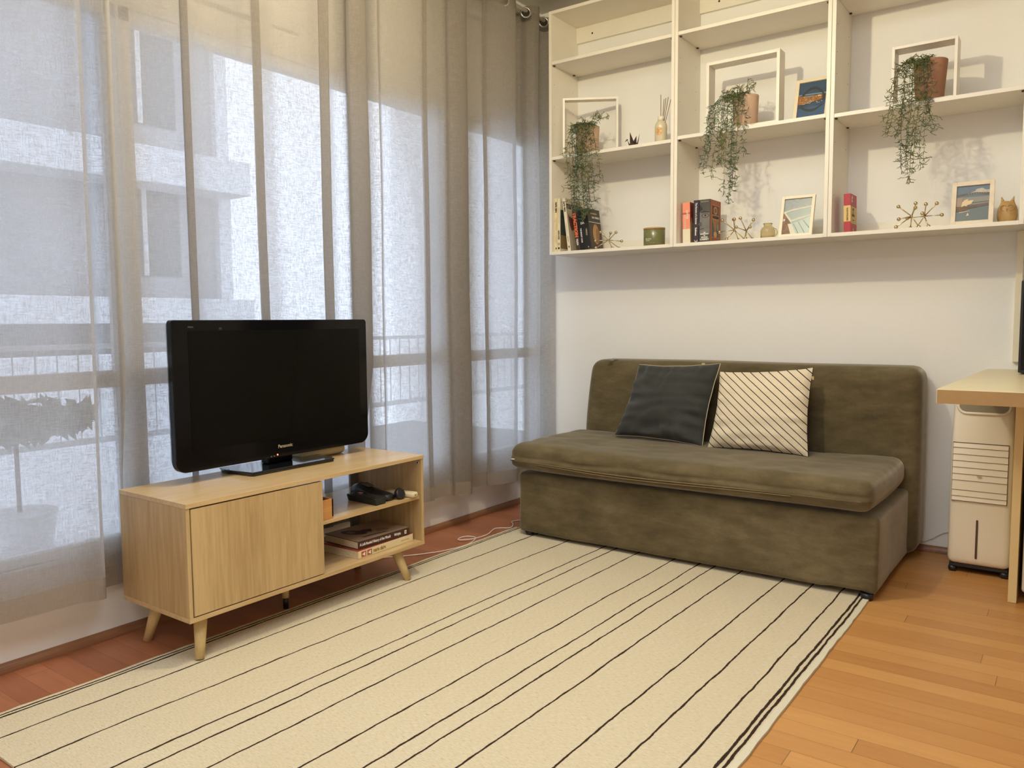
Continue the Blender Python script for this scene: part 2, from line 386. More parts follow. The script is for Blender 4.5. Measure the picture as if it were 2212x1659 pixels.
def curtain(P, label, eyelets, zb=.20):
    prof = cr([(x, y, 0) for y, x in P], 7); ztop = RODZ+.05
    def row(z, off=0):
        out = []; L = 0
        for k, q in enumerate(prof):
            x, y = q.x, q.y; ph = k*.21
            amp = 1+.10*hn(ph, z*.8, P[0][0])
            x2 = .09+(x-.09)*amp + .010*hn(y*4, z*1.1, 5)
            y2 = y + .010*hn(y*3, z*.7, 9)
            lim = .070
            if -2.93 < y < -1.66 and z < .95:           # pressed back by the cabinet
                w = min(1, (.95-z)/.36); xx = min(x2, .012+(x2)*.42); x2 = x2*(1-w)+min(xx, lim)*w
            x2 = min(max(x2, .028), .185)
            out.append((x2+off, min(y2, -.012), z))
        return out
    root = thing('sheer_curtain', (.09, (P[0][0]+P[-1][0])/2, zb), label, 'curtain', 'sheer linen curtains on the white rod')
    hem = zb+.075
    zs = [hem+(ztop-hem)*k/44 for k in range(45)]
    MB().grid([row(z) for z in zs]).build('fabric_panel', M_curt, root)
    MB().grid([row(z) for z in (zb, zb+.025, zb+.05, hem)]).build('hem', M_hem, root)
    MB().grid([row(z, .0015) for z in (ztop-.085, ztop-.04, ztop)]).build('heading_band', M_curt, root)
    for y in eyelets:
        n = Vector((1, -.9, 0)).normalized(); c = Vector((RODX+.004, y, RODZ-.012)); a = n.orthogonal().normalized(); bq = n.cross(a)
        e = MB().tube([c+(a*cos(t)+bq*sin(t))*.028 for t in [2*pi*k/28 for k in range(28)]], .0055, 8, closed=True)
        e = e.build('eyelet', M_chrome, root)
        MB().prism([c+(a*cos(t)+bq*sin(t))*.026-n*.004 for t in [2*pi*k/24 for k in range(24)]], n*.001).build('eyelet_dark_disc', M_dark, e)  # dark disc stands in for the shade inside the uncut eyelet hole
    return root
curtain(P1, 'left sheer linen curtain hanging beside the wooden television cabinet', [])
curtain(P2, 'middle sheer linen curtain hanging behind the television', [])
curtain(P3, 'right sheer linen curtain nearest the corner and the white shelves', [-.60, -.385, -.195])
rod = thing('curtain_rod', (RODX, -2.3, RODZ), 'white curtain rod running under the ceiling above the windows', 'curtain rod')
MB().tube([(RODX, -4.75, RODZ), (RODX, -.02, RODZ)], .0115, 14).build('pole', mat('rod_white', (.8, .76, .68), .35), rod)
for y in (-4.6, -2.90, -1.64, -.03):
    MB().tube([(.0, y, RODZ+.03), (.07, y, RODZ+.03), (RODX, y, RODZ)], .007, 8).build('bracket', M_frame, rod)
# ------------------------------------------------------------------ rug
def rug():
    a = [.322, .347, .366, .50, .700, .908, .975, 1.104, 1.300, 1.432, 1.501, 1.631, 1.828, 1.959, 2.087, 2.158, 2.176, 2.206]     # stripes
    near = [.317, .334, .352, .477, .666, .876, .947, 1.078, 1.27, 1.405, 1.47, 1.60, 1.80, 1.935, 2.07, 2.145, 2.165, 2.196]
    far = [.345, .362, .378, .526, .734, .943, 1.009, 1.134, 1.325, 1.451, 1.524, 1.648, 1.842, 1.969, 2.092, 2.164, 2.182, 2.208]
    ends = [(.0085 if i in (1, 2) else .0085 if i in (15, 16) else .0065) for i in range(18)]
    m, t, p = new('striped_wool')
    uv = t.add('ShaderNodeTexCoord').outputs['UV']; s = t.add('ShaderNodeSeparateXYZ', inp={0: uv}); u, v = s.outputs[0], s.outputs[1]
    wob = t.math('MULTIPLY', t.math('SUBTRACT', t.noise(t.add('ShaderNodeCombineXYZ', inp={0: t.math('MULTIPLY', u, 3), 1: v}).outputs[0], 14, 3), .5), .010)
    uu = t.math('ADD', u, wob)
    knot = t.noise(t.add('ShaderNodeCombineXYZ', inp={0: t.math('MULTIPLY', u, 40), 1: v}).outputs[0], 70, 2)
    mask = None
    for k in range(1, 17):
        w = ends[k]*.47
        d = t.math('ABSOLUTE', t.math('SUBTRACT', uu, a[k]))
        q = t.math('LESS_THAN', d, t.math('MULTIPLY', w, t.math('ADD', .35, t.math('MULTIPLY', knot, 1.5))))
        mask = q if mask is None else t.math('MAXIMUM', mask, q)
    v3 = t.add('ShaderNodeCombineXYZ', inp={0: t.math('MULTIPLY', u, 60), 1: t.math('MULTIPLY', v, 240)}).outputs[0]
    fl = t.noise(v3, 1, 3, .7); big = t.noise(uv, 1.7, 3)
    base = t.ramp(fl, [(.26, lin((158, 142, 108))), (.38, lin((208, 195, 166))), (.7, lin((226, 216, 192)))])
    base = t.mixc(t.math('MULTIPLY', big, .35), base, lin((198, 182, 146)))
    edge = t.math('GREATER_THAN', u, 2.185)
    base = t.mixc(t.math('MULTIPLY', edge, .6), base, lin((222, 218, 196)))
    c = t.mixc(mask, base, lin((58, 44, 34)))
    t.l.new(c, p.inputs['Base Color']); p.inputs['Roughness'].default_value = .95; p.inputs['Specular IOR Level'].default_value = .1
    h = t.noise(v3, 1.6, 3, .6)
    bm = t.add('ShaderNodeBump', inp={'Strength': .7, 'Distance': .003, 'Height': t.math('SUBTRACT', h, t.math('MULTIPLY', mask, .5))}); t.l.new(bm.outputs[0], p.inputs['Normal'])
    Y0, Y1, n = -3.49, -.80, 70
    rows, uvs = [], []
    for j in range(n+1):
        f = j/n; y = Y0+(Y1-Y0)*f; k = (y+3.4)/(2.5); r_, q_ = [], []
        cols = []
        for i in range(18):
            x = near[i]+(far[i]-near[i])*k + .003*hn(y*5, i*.4); cols.append((x, a[i]))
        xs = []
        for i in range(17):
            for z in (0, .5): xs.append((cols[i][0]*(1-z)+cols[i+1][0]*z, cols[i][1]*(1-z)+cols[i+1][1]*z))
        xs.append(cols[-1])
        for i, (x, uu_) in enumerate(xs):
            zz = .009+.0022*hn(x*3, y*3)+ (.0008*hn(x*14, y*14))
            if i == 0: x += .004*hn(y*22)
            if i == len(xs)-1: x += .004*hn(y*20, 3)
            yy = y + (.012*hn(x*9, 1) if j == 0 else 0)
            r_.append((x, yy, zz)); q_.append((uu_, y))
        rows.append(r_); uvs.append(q_)
    mb = MB(); mb.grid(rows, uvs=uvs)
    st = {}
    def skirt(edge, eu):
        lo = [(p[0], p[1], .0008) for p in edge]; mb.grid([edge, lo], uvs=[eu, eu])
    skirt(rows[0], uvs[0]); skirt(list(reversed(rows[-1])), list(reversed(uvs[-1])))
    skirt([r[0] for r in reversed(rows)], [r[0] for r in reversed(uvs)]); skirt([r[-1] for r in rows], [r[-1] for r in uvs])
    o = mb.build('woven_rug', m, loc=(1.25, -2.2, 0)); tag(o, 'cream woven wool rug with thin dark stripes lying on the timber floor', 'rug')
rug()
# ------------------------------------------------------------------ tv cabinet
M_oakH = wood('oak_top', (178, 146, 98), (212, 184, 138), 1, 1, .30)
M_oakV = wood('oak_front', (162, 132, 86), (202, 174, 126), 2, 1, .48)
M_oakleg = wood('oak_leg', (196, 168, 112), (216, 192, 140), 2, 2.4, .5)
cab = thing('television_cabinet', (.29, -2.302, 0), 'low oak television cabinet with one door and splayed legs against the curtains', 'tv cabinet')
cx0, cx1, cy0, cy1, cz0, cz1 = .079, .50, -2.882, -1.722, .155, .561; T = .016
MB().box(cx0, cx1+.002, cy0, cy1, cz1-T, cz1).build('top_panel', M_oakH, cab, bevel=.001)
MB().box(cx0, cx1, cy0, cy1, cz0, cz0+T).build('bottom_panel', M_oakH, cab, bevel=.001)
for a in (cy0, cy1-T): MB().box(cx0, cx1-.001, a+.001, a+T-.001, cz0+T, cz1-T).build('side_panel', M_oakV, cab, bevel=.001)
MB().box(cx0, cx1-.035, -2.45, -2.435, cz0+T, cz1-T).build('divider', M_oakV, cab)
MB().box(cx0, cx0+.004, cy0+T, -2.45, cz0+T, cz1-T).build('back_panel', M_oakV, cab)
MB().box(.10, .487, -2.434, cy1-T-.001, .363, .378).build('shelf', M_oakH, cab, bevel=.001)
MB().box(cx0, cx0+.012, cy1-T-.045, cy1-T-.001, cz0+T, .363).box(cx0, cx0+.012, cy1-T-.045, cy1-T-.001, .379, cz1-T).build('back_rail', mat('rail_grey', (.20, .18, .16), .6), cab)
MB().box(cx1-.017, cx1, cy0+T+.003, -2.303, cz0+T+.004, cz1-T-.005).build('door', M_oakV, cab, bevel=.001)
f = MB().tube([(.478+.006*cos(t), cy1-T-.0005, .527+.006*sin(t)) for t in [2*pi*k/16 for k in range(16)]], .0022, 6, closed=True).build('cam_lock', M_chrome, cab)
MB().ball((.478, cy1-T-.0005, .527), .003, 8).build('screw', M_dark, f)
for fx, fy, tx, ty in ((.470, -2.832, .432, -2.80), (.478, -1.812, .430, -1.845), (.144, -2.837, .175, -2.80), (.144, -1.80, .175, -1.84)):
    M_ = [(tx, ty, cz0), (fx, fy, .0105 if fx > .3 else .001)]
    MB().tube(M_, [.0245, .0145], 20).build('leg', M_oakleg, cab)
l = MB().tube([(.295, -2.335, cz0), (.295, -2.335, .045)], [.0165, .014], 16).build('leg', M_oakleg, cab)
MB().tube([(.295, -2.335, .045), (.295, -2.335, .03), (.295, -2.335, .001)], [.009, .011, .011], 12).build('foot', M_black, l)
# wooden box on the shelf
wb = thing('wooden_box', (.35, -2.335, .378), 'small open wooden box on the cabinet shelf just beyond the door', 'box')
bx = MB(); X0, X1, Y0, Y1 = .18, .484, -2.43, -2.2375
for q in ((X0, X1, Y0, Y1, .3785, .386), (X0, X1, Y0, Y0+.008, .386, .458), (X0, X1, Y1-.008, Y1, .386, .458), (X0, X0+.008, Y0, Y1, .386, .458), (X1-.008, X1, Y0, Y1, .386, .458)): bx.box(*q)
bx.build('box_body', wood('box_oak', (176, 118, 60), (206, 150, 86), 1, 1.5, .5), wb, bevel=.001)
# ------------------------------------------------------------------ television
tv = thing('television', (.18, -2.262, .561), 'black flat screen television standing on the oak cabinet', 'television')
M_gloss = mat('gloss_black', (.004, .004, .0045), .10, spec=.22)
M_screen = mat('screen_black', (.0045, .0042, .0036), .22, spec=.12)
ya, yb, za, zb_, TX = -2.738, -1.786, .606, 1.168, .22
def outline(y0, y1, z0, z1, rb, rt_, n=8):
    P = []
    for cy_, cz_, r, a0 in ((y1-rb, z0+rb, rb, -pi/2), (y1-rt_, z1-rt_, rt_, 0), (y0+rt_, z1-rt_, rt_, pi/2), (y0+rb, z0+rb, rb, pi)):
        for k in range(n+1): t = a0+pi/2*k/n; P.append((cy_+r*cos(t), cz_+r*sin(t)))
    return P
A = outline(ya, yb, za, zb_, .042, .012)
def loft(mb, secs, m=0, capf=True):
    ids = [mb._p(s_) for s_ in secs]; n = len(secs[0])
    for p_, q_ in zip(ids, ids[1:]):
        for i in range(n): mb.face((p_+i, p_+(i+1) % n, q_+(i+1) % n, q_+i), m, False)
    if capf: mb.face([ids[0]+i for i in reversed(range(n))], m); mb.face([ids[-1]+i for i in range(n)], m)
cyc, czc = (ya+yb)/2, (za+zb_)/2
def sec(x, k, kz=None): return [(x, cyc+(y-cyc)*k, czc+(z-czc)*(kz or k)) for y, z in A]
mb = MB(); loft(mb, [sec(.128, .80, .72), sec(.15, .90, .86), sec(.172, .985, .975), sec(.19, 1), sec(TX-.004, 1), sec(TX, .995, .992)]); mb.build('housing', M_gloss, tv)
MB().prism([(TX+.0006, y, z) for y, z in ((-2.674, .684), (-1.833, .684), (-1.833, 1.127), (-2.674, 1.127))], (.0006, 0, 0)).build('screen', M_screen, tv)
M_grey = mat('logo_grey', (120, 108, 92), .4)
text('Panasonic', .0195, (TX+.0012, -2.292, .644), (0, 1, 0), (0, 0, 1), mat('logo_silver', (176, 160, 132), .35), tv, 'brand_lettering', width=.072, bold=.0003)
text('VIERA', .008, (TX+.0012, -2.675, 1.1395), (0, 1, 0), (0, 0, 1), mat('logo_dim', (104, 98, 86), .5), tv, 'badge_lettering', width=.024)
MB().box(TX, TX+.0012, -2.545, -2.533, 1.131, 1.140).build('sensor', mat('sensor_grey', (40, 38, 36), .3), tv)
MB().ball((TX, -2.295, .6175), .0034, 10).build('standby_light', mat('led_red', (255, 60, 40), .4, emit=((255, 90, 70), 6)), tv)
for y in (-2.325, -2.31): MB().box(TX, TX+.001, y-.004, y+.002, .612, .6155).build('indicator', M_grey, tv)
M_base = mat('base_gloss', (.008, .009, .011), .10, coat=.4)
MB().tube([(.17, -2.252, .575), (.16, -2.252, .64)], .001).build('x', M_base, tv); o = bpy.data.objects['x']; bpy.data.objects.remove(o)
MB().box(.14, .185, -2.315, -2.19, .577, .66).build('neck', M_gloss, tv, bevel=.006)
MB().prism([(.290, -2.462, .5612), (.286, -2.055, .5612), (.20, -2.052, .5612), (.085, -2.07, .5612), (.085, -2.47, .5612), (.10, -2.475, .5612)], (0, 0, .010)).build('base_plate', M_base, tv, bevel=.002)
MB().prism([(.288, -2.468, .5715), (.296, -2.06, .5715), (.240, -2.035, .5715), (.10, -2.045, .5715), (.085, -2.475, .5715), (.135, -2.488, .5715)], (0, 0, .006)).build('base_top', M_base, tv, bevel=.002)
# cables behind tv
MB().tube(cr([(.10, -2.44, .59), (.09, -2.46, .60), (.10, -2.48, .615)]), .0025, 6).build('cable_clip', M_black, tv)
rt_ = thing('router', (.125, -1.98, .561), 'cream rounded router box behind the television near its right end', 'router')
MB().rbox(.082, .165, -2.13, -1.872, .5615, .606, .02, 4, 8, 3).build('router_body', mat('router_cream', (206, 190, 148), .5), rt_)
# cords under and behind the cabinet
M_cordw = mat('cord_white', (222, 208, 196), .5)
def cord(name, pts, r, m, label, cat='cable', n=8):
    return tag(MB().tube(cr(pts, n), r, 8).build(name, m, loc=pts[0]), label, cat)
cord('power_cord', [(.045, -2.05, .0035), (.06, -1.85, .0035), (.121, -1.652, .0035), (.211, -1.535, .0035), (.300, -1.383, .0035), (.333, -1.216, .0035), (.290, -1.093, .0035), (.238, -1.09, .0035), (.222, -1.125, .0040), (.245, -1.185, .008), (.285, -1.165, .0100), (.30, -1.10, .0055), (.300, -1.00, .0035), (.262, -.88, .0035), (.320, -.82, .0035), (.285, -.745, .0035), (.250, -.70, .0035), (.290, -.62, .0035), (.40, -.55, .0035), (.46, -.45, .0035)], .0032, M_cordw, 'white power cord looping over the floor between cabinet and sofa')
cord('black_cable', [(.115, -2.20, .5605), (.066, -2.21, .45), (.060, -2.16, .30), (.075, -2.12, .275), (.064, -2.08, .30), (.066, -2.03, .26), (.062, -1.99, .20), (.058, -1.98, .06), (.050, -2.05, .004)], .0032, M_black, 'black cable drooping behind the cabinet below its shelf')
cord('grey_cable', [(.066, -2.30, .40), (.064, -2.27, .30), (.070, -2.20, .262), (.064, -2.12, .285), (.066, -2.09, .20), (.060, -2.10, .05), (.05, -2.2, .004)], .0024, M_cordw, 'thin pale cable hanging behind the cabinet beside the black cable')
cord('wall_cable', [(2.18, -.035, .035), (2.25, -.010, .041), (2.30, -.006, .062), (2.36, -.006, .105), (2.42, -.006, .12)], .002, M_cordw, 'thin white cable running low along the wall behind the cooler')
# phone and remotes on the shelf
ph = thing('desk_phone', (.39, -1.97, .378), 'black corded desk phone keypad lying flat on the cabinet shelf', 'phone')
kb = MB(); ZS = .3785
P = [(.29, -1.992), (.478, -1.998), (.478, -1.932), (.29, -1.928)]
loft(kb, [[(x+.004*(1 if x < .4 else -1), y+.006*(1 if y < -1.96 else -1), ZS) for x, y in P], [(x, y, ZS+.026) for x, y in P], [(x-(.004 if x > .4 else -.004), y, ZS+.030) for x, y in P]])
kb.build('phone_base', M_black, ph, bevel=.002)
keys = MB()
for i in range(10):
    for j in range(3): keys.box(.305+i*.0165, .316+i*.0165, -1.985+j*.017, -1.974+j*.017, ZS+.0295, ZS+.033)
keys.build('keys', mat('key_grey', (62, 60, 58), .4), ph)
MB().box(.36, .372, -1.985, -1.975, ZS+.033, ZS+.0342).build('red_key', mat('key_red', (190, 70, 60), .4), ph)
MB().box(.33, .352, -1.966, -1.950, ZS+.033, ZS+.0342).build('white_key', mat('key_white', (200, 200, 196), .4), ph)
hs = thing('phone_handset', (.39, -1.87, .378), 'black phone handset cradle with round earpiece beside the keypad', 'phone')
hb = MB(); secs = []
for x, w, h in ((.22, .020, .012), (.235, .032, .050), (.27, .034, .062), (.32, .034, .050), (.37, .036, .038), (.42, .034, .034), (.455, .028, .028)):
    secs.append([(x, -1.885+w*cos(t), ZS+h*.5+h*.5*sin(t)) for t in [2*pi*k/16 for k in range(16)]])
loft(hb, secs); hb.build('handset_body', mat('phone_blue_black', (.014, .016, .022), .32), hs, smooth=True)
MB(Matrix.Translation((.462, -1.838, ZS+.022)) @ Matrix.Rotation(radians(62), 4, 'Y')).lathe([(.018, -.014), (.025, -.008), (.026, .006), (.021, .012), (.012, .009)], n=24).build('earpiece', M_black, hs)
MB().prism([(.29, -1.905, ZS+.060), (.335, -1.905, ZS+.049), (.335, -1.868, ZS+.049), (.29, -1.868, ZS+.060)], (0, 0, .001)).build('display', mat('lcd_grey', (92, 98, 96), .2), hs)
rm = thing('remote_control', (.44, -1.80, .378), 'white remote control behind the handset at the shelf end', 'remote control')
MB(Matrix.Translation((.425, -1.793, ZS+.012)) @ Matrix.Rotation(radians(10), 4, 'Z')).rbox(-.075, .080, -.021, .021, -.0115, .0115, .009, 4, 3, 2).build('remote_body', mat('remote_cream', (214, 200, 168), .4), rm)
MB(Matrix.Translation((.425, -1.793, ZS+.012)) @ Matrix.Rotation(radians(10), 4, 'Z')).ball((.080, -.004, 0), .003, 8).build('lens', M_black, rm)
# big books in the cabinet
def slab_book(loc, label, x0, x1, y0, y1, z0, z1, cover, rot=0, skew=0):
    """book lying flat, spine towards +x"""
    b_ = thing('book', loc, label, 'book', 'books lying in the cabinet')
    M_ = Matrix.Translation(((x0+x1)/2, (y0+y1)/2, 0)) @ Matrix.Rotation(rot, 4, 'Z'); hx, hy = (x1-x0)/2, (y1-y0)/2
    MB(M_).box(-hx+.004, hx-.003, -hy+.003, hy-.003, z0+.002, z1-.002).build('pages', M_paper, b_)
    c = MB(M_).box(-hx, hx-.003, -hy, hy, z0, z0+.002).box(-hx, hx-.003, -hy, hy, z1-.002, z1).box(hx-.003, hx, -hy, hy, z0, z1)
    c.build('cover', cover, b_, bevel=.0006)
    return b_, M_, hx, hy
M_red = mat('cover_red', (150, 62, 44), .5)
bk, Mk, hx, hy = slab_book((.36, -1.93, .171), 'thick cream cookbook at the bottom of the cabinet, under the history book', .245, .462, -2.098, -1.757, .1715, .203, M_paper, radians(1.5))
MB(Mk).box(-hx+.001, hx-.001, -hy, hy, .2032, .2042).build('front_board', M_red, bk)
MB(Mk).box(hx, hx+.0006, -hy+.001, hy-.001, .1725, .202).build('spine', mat('spine_cream', (226, 210, 168), .5), bk)
M_gold = mat('ink_gold', (150, 112, 40), .5)
def sp(M_, x, y, z): return M_ @ Vector((x, y, z))
dY = Mk.to_3x3() @ Vector((0, 1, 0))
text('marie claire', .0235, sp(Mk, hx+.0008, -hy+.088, .1805), dY, (0, 0, 1), M_gold, bk, 'spine_title', width=.075, bold=.0005)
for k, a in enumerate((.018, .052)):
    MB(Mk).box(hx+.0006, hx+.001, -hy+a, -hy+a+.026, .1755, .199).build('spine_logo', mat('logo_red', (186, 84, 56), .5), bk)
    MB(Mk).poly([(hx+.0012, -hy+a+.004, .187), (hx+.0012, -hy+a+.022, .178), (hx+.0012, -hy+a+.022, .196)]).build('logo_mark', M_inkw, bk)
    MB(Mk).box(hx+.0006, hx+.0012, -hy+a+.024, -hy+a+.027, .1755, .199).build('logo_edge', M_inkk, bk)
text('entertaining', .011, sp(Mk, hx+.0008, -hy+.26, .185), dY, (0, 0, 1), mat('ink_pale', (196, 176, 130), .6), bk, 'spine_author')
bk, Mk, hx, hy = slab_book((.36, -1.92, .2045), 'brown history paperback lying on top of the cream cookbook', .235, .455, -2.074, -1.776, .2046, .2375, mat('cover_maroon', (66, 34, 26), .5), radians(-2))
MB(Mk).box(-hx, hx-.003, -hy, hy, .2376, .2382).build('front_cover', mat('cover_tan', (150, 128, 104), .6, var=.15, vscale=18), bk)
cv = MB(Mk)
cv.prism([(-.02+.055*cos(t), -.06+.035*sin(t)+.02*cos(t), .2383) for t in [2*pi*k/20 for k in range(20)]], (0, 0, .0003), 0)
cv.prism([(-.03, -.015, .2383), (.0, -.03, .2383), (.03, .0, .2383), (-.01, .03, .2383)], (0, 0, .0003), 0)
cv.prism([(.01, .035, .2383), (.05, .02, .2383), (.06, .075, .2383), (.03, .09, .2383)], (0, 0, .0003), 1)
cv.prism([(.06, -.09, .2383), (.074, -.08, .2383), (.08, .05, .2383), (.07, .04, .2383)], (0, 0, .0003), 0)
cv.prism([(-.03+.022*cos(t), -.07+.014*sin(t), .2387) for t in [2*pi*k/14 for k in range(14)]], (0, 0, .0003), 1)
cv.build('cover_picture', [mat('print_plum', (70, 54, 62), .6), mat('print_olive', (118, 100, 68), .6)], bk)
dY = Mk.to_3x3() @ Vector((0, 1, 0))
text('A Left-Handed History of the World', .0165, sp(Mk, hx+.0006, -hy+.008, .2175), dY, (0, 0, 1), M_inkw, bk, 'spine_title', width=.175, bold=.0003)
text('Wright', .0165, sp(Mk, hx+.0006, -hy+.205, .2175), dY, (0, 0, 1), M_inkw, bk, 'spine_author', width=.04, bold=.0003)
MB(Mk).box(hx, hx+.0008, -hy+.268, -hy+.280, .214, .230).build('publisher_mark', M_inkw, bk)
text('D', .010, sp(Mk, hx+.0012, -hy+.271, .2185), dY, (0, 0, 1), M_inkk, bk, 'publisher_letter')
# ------------------------------------------------------------------ sofa
def velvet():
    m, t, p = new('olive_microsuede')
    co = t.coords(); a = t.noise(co, 2.2, 4, .6); b_ = t.noise(t.coords(scale=(1.0, 1.4, 2.6)), 7, 5, .65); c_ = t.noise(co, 260, 2)
    f = t.math('ADD', t.math('MULTIPLY', a, .45), t.math('ADD', t.math('MULTIPLY', b_, .45), t.math('MULTIPLY', c_, .12)))
    col = t.ramp(f, [(.34, lin((74, 65, 45))), (.5, lin((96, 85, 61))), (.66, lin((118, 106, 80)))])
    t.l.new(col, p.inputs['Base Color']); p.inputs['Roughness'].default_value = .9; p.inputs['Specular IOR Level'].default_value = .12
    p.inputs['Sheen Weight'].default_value = .6; p.inputs['Sheen Roughness'].default_value = .4; p.inputs['Sheen Tint'].default_value = (.8, .75, .62, 1)
    bm = t.add('ShaderNodeBump', inp={'Strength': .25, 'Distance': .002, 'Height': t.noise(co, 420, 2)}); t.l.new(bm.outputs[0], p.inputs['Normal'])
    return m
M_vel = velvet()
sofa = thing('sofa', (1.35, -.48, 0), 'olive brown microsuede two seat sofa against the white wall', 'sofa')
def fb(p, n):
    q = p.copy()
    if p.y < -.9: q.y += .006*hn(p.x*2.2, p.z*5)
    q.x += .004*hn(p.y*4, p.z*4, 3)*(1 if p.x > 2 or p.x < .6 else 0)
    if p.z < .06: q.z += .008*hn(p.x*2.5, p.y*2)+ (.006 if 2.02 < p.x < 2.2 and p.y < -.8 else 0)
    return q
MB().rbox(.452, 2.236, -.922, -.04, .028, .352, .022, 44, 12, 8, fn=fb).build('base', M_vel, sofa)
def bk_(p, n):
    q = p.copy()
    if p.z > .5:
        k = (p.z-.5)/.42; q.y += .012*k
        if p.x < .6: q.x += .045*k**1.5
        if p.x > 2.1: q.x -= .006*k
    q.y += .006*hn(p.x*1.7, p.z*2.4, 6)*(1 if p.y < -.15 else 0); q.z += .006*hn(p.x*1.3, 2, 7)*(1 if p.z > .85 else 0)
    return q
MB().rbox(.455, 2.278, -.262, -.018, .03, .925, .062, 44, 4, 22, fn=bk_).build('backrest', M_vel, sofa)
def seat(p, n):
    q = p.copy(); k = (p.x-.42)/1.79
    if p.z > .46: q.z += .016*(1-abs(2*k-1)**3)*0 + .006*hn(p.x*3, p.y*4, 1) + .006*hn(p.x*9, p.y*13, 2) + (.012 if p.x < .8 else .0)*(1-abs(p.x-.6)/.25 if abs(p.x-.6) < .25 else 0)
    if p.z < .40: q.z += .008*hn(p.x*2, 4) - .010*sin(pi*k)*.6 + .006
    if p.y < -.9: q.y += .010*hn(p.x*3, p.z*6, 8) + .012*abs(k-.5)
    if p.x > 2.1: q.x += .018*(1-((p.y+.58)/.4)**2)*.8
    if abs(p.z-.42) < .04 and p.y < -.9: q.y += .004*sin(p.z*160+hn(p.x*4)*3)
    return q
sc_ = MB().rbox(.418, 2.215, -.978, -.255, .366, .502, .052, 60, 22, 6, fn=seat).build('seat_cushion', M_vel, sofa)
def front(z, wob, x0=.44, x1=2.18): return [(x, -.979+.010*hn(x*3, z*6, 8)+.012*abs((x-.42)/1.79-.5)+(.022 if z > .47 else 0), z+wob*hn(x*1.5, z*9)+.006*sin(pi*(x-.42)/1.79)*(-1 if z < .45 else 0)) for x in [x0+(x1-x0)*k/60 for k in range(61)]]
M_seam = mat('seam_olive', (120, 102, 72), .9)
MB().tube(front(.418, .010), .0032, 6).tube(front(.409, .014, .60, 1.9), .0025, 6).build('zip_seam', M_seam, sc_)
MB().box(.450, .468, -.984, -.977, .427, .431).build('zip_pull', M_inkw, sc_)
for x, y in ((.50, -.885), (2.195, -.90), (.50, -.12), (2.19, -.12)):
    MB().lathe([(.022, .001 if x > 2.1 or y > -.5 else .0105), (.028, .03)], (x, y, 0), 16).build('foot', M_black, sofa)
# ------------------------------------------------------------------ pillows
def pillow(root, C, thick, mf, mb_, mp, wr, seed, tagpos, uvk=1):
    TL, TR, BR, BL = [Vector(c) for c in C]; N = (TR-TL).cross(TL-BL).normalized()   # towards the viewer
    if N.y > 0: N = -N
    n = 34
    def surf(sgn):
        rows, uv = [], []
        for j in range(n+1):
            r_, q_ = [], []
            for i in range(n+1):
                u, v = i/n, j/n
                pin = .062*(4*u*(1-u))+.012*hn(u*5, seed); pinv = .062*(4*v*(1-v))+.012*hn(v*5, seed+4)
                uu = .5+(u-.5)*(1-pinv*.9); vv = .5+(v-.5)*(1-pin*.9)
                p = (BL*(1-uu)+BR*uu)*(1-vv)+(TL*(1-uu)+TR*uu)*vv
                h = (max(0, 16*u*(1-u)*v*(1-v)))**.42
                d = thick*.5*h*sgn
                edge = 1-min(1, 4*min(u, 1-u, v, 1-v)); w = wr*h*(.25+edge)*(hn(u*3+seed, v*9, seed)+.8*hn(u*13*(1 if abs(v-.5) > abs(u-.5) else .35), v*13*(.35 if abs(v-.5) > abs(u-.5) else 1)+seed, 2))
                r_.append(p+N*(d+w)); q_.append((u, v))
            rows.append(r_); uv.append(q_)
        return rows, uv
    a, ua = surf(1); b_, ub = surf(-1)
    MB().grid(a, uvs=ua).build('front_cover', mf, root); MB().grid([list(reversed(r)) for r in b_], uvs=[list(reversed(r)) for r in ub]).build('back_cover', mb_, root)
    ed = a[0]+[r[-1] for r in a[1:]]+list(reversed(a[-1][:-1]))+[r[0] for r in reversed(a[1:-1])]
    MB().tube([q-N*.004 for q in ed], .0026, 6, closed=True).build('piping', mp, root)
    t = Vector(tagpos); MB().box(t.x-.009, t.x+.009, t.y-.001, t.y+.001, t.z-.012, t.z+.004).build('label_tab', mat('tab_cream', (190, 172, 120), .7), root)
M_char = mat('charcoal_cotton', (.036, .038, .035), .95, var=.18, vscale=6, bump=.3, bscale=500, sheen=.15)
def stripes():
    m, t, p = new('ticking_stripe'); uv = t.add('ShaderNodeTexCoord').outputs['UV']; s = t.add('ShaderNodeSeparateXYZ', inp={0: uv})
    d = t.math('ADD', s.outputs[0], t.math('MULTIPLY', s.outputs[1], 1.0))
    fr = t.math('FRACT', t.math('ADD', t.math('MULTIPLY', d, 10.2), .35)); msk = t.math('LESS_THAN', fr, .13)
    base = t.mixc(t.noise(uv, 60, 3), lin((212, 196, 166)), lin((236, 224, 200)))
    t.l.new(t.mixc(msk, base, lin((34, 28, 26))), p.inputs['Base Color']); p.inputs['Roughness'].default_value = .9
    bm = t.add('ShaderNodeBump', inp={'Strength': .2, 'Distance': .001, 'Height': t.noise(uv, 260, 2)}); t.l.new(bm.outputs[0], p.inputs['Normal'])
    return m
M_str = stripes(); M_bone = mat('bone_cotton', (216, 202, 174), .9)
c1 = thing('throw_pillow', (1.03, -.42, .50), 'charcoal throw pillow with white piping leaning on the sofa back', 'pillow')
pillow(c1, [(.868, -.335, .908), (1.335, -.330, .926), (1.29, -.455, .500), (.782, -.455, .518)], .14, M_char, M_bone, M_bone, .05, 2.3, (1.245, -.336, .922))
c2 = thing('throw_pillow', (1.57, -.44, .50), 'white throw pillow with thin black diagonal stripes on the sofa', 'pillow')
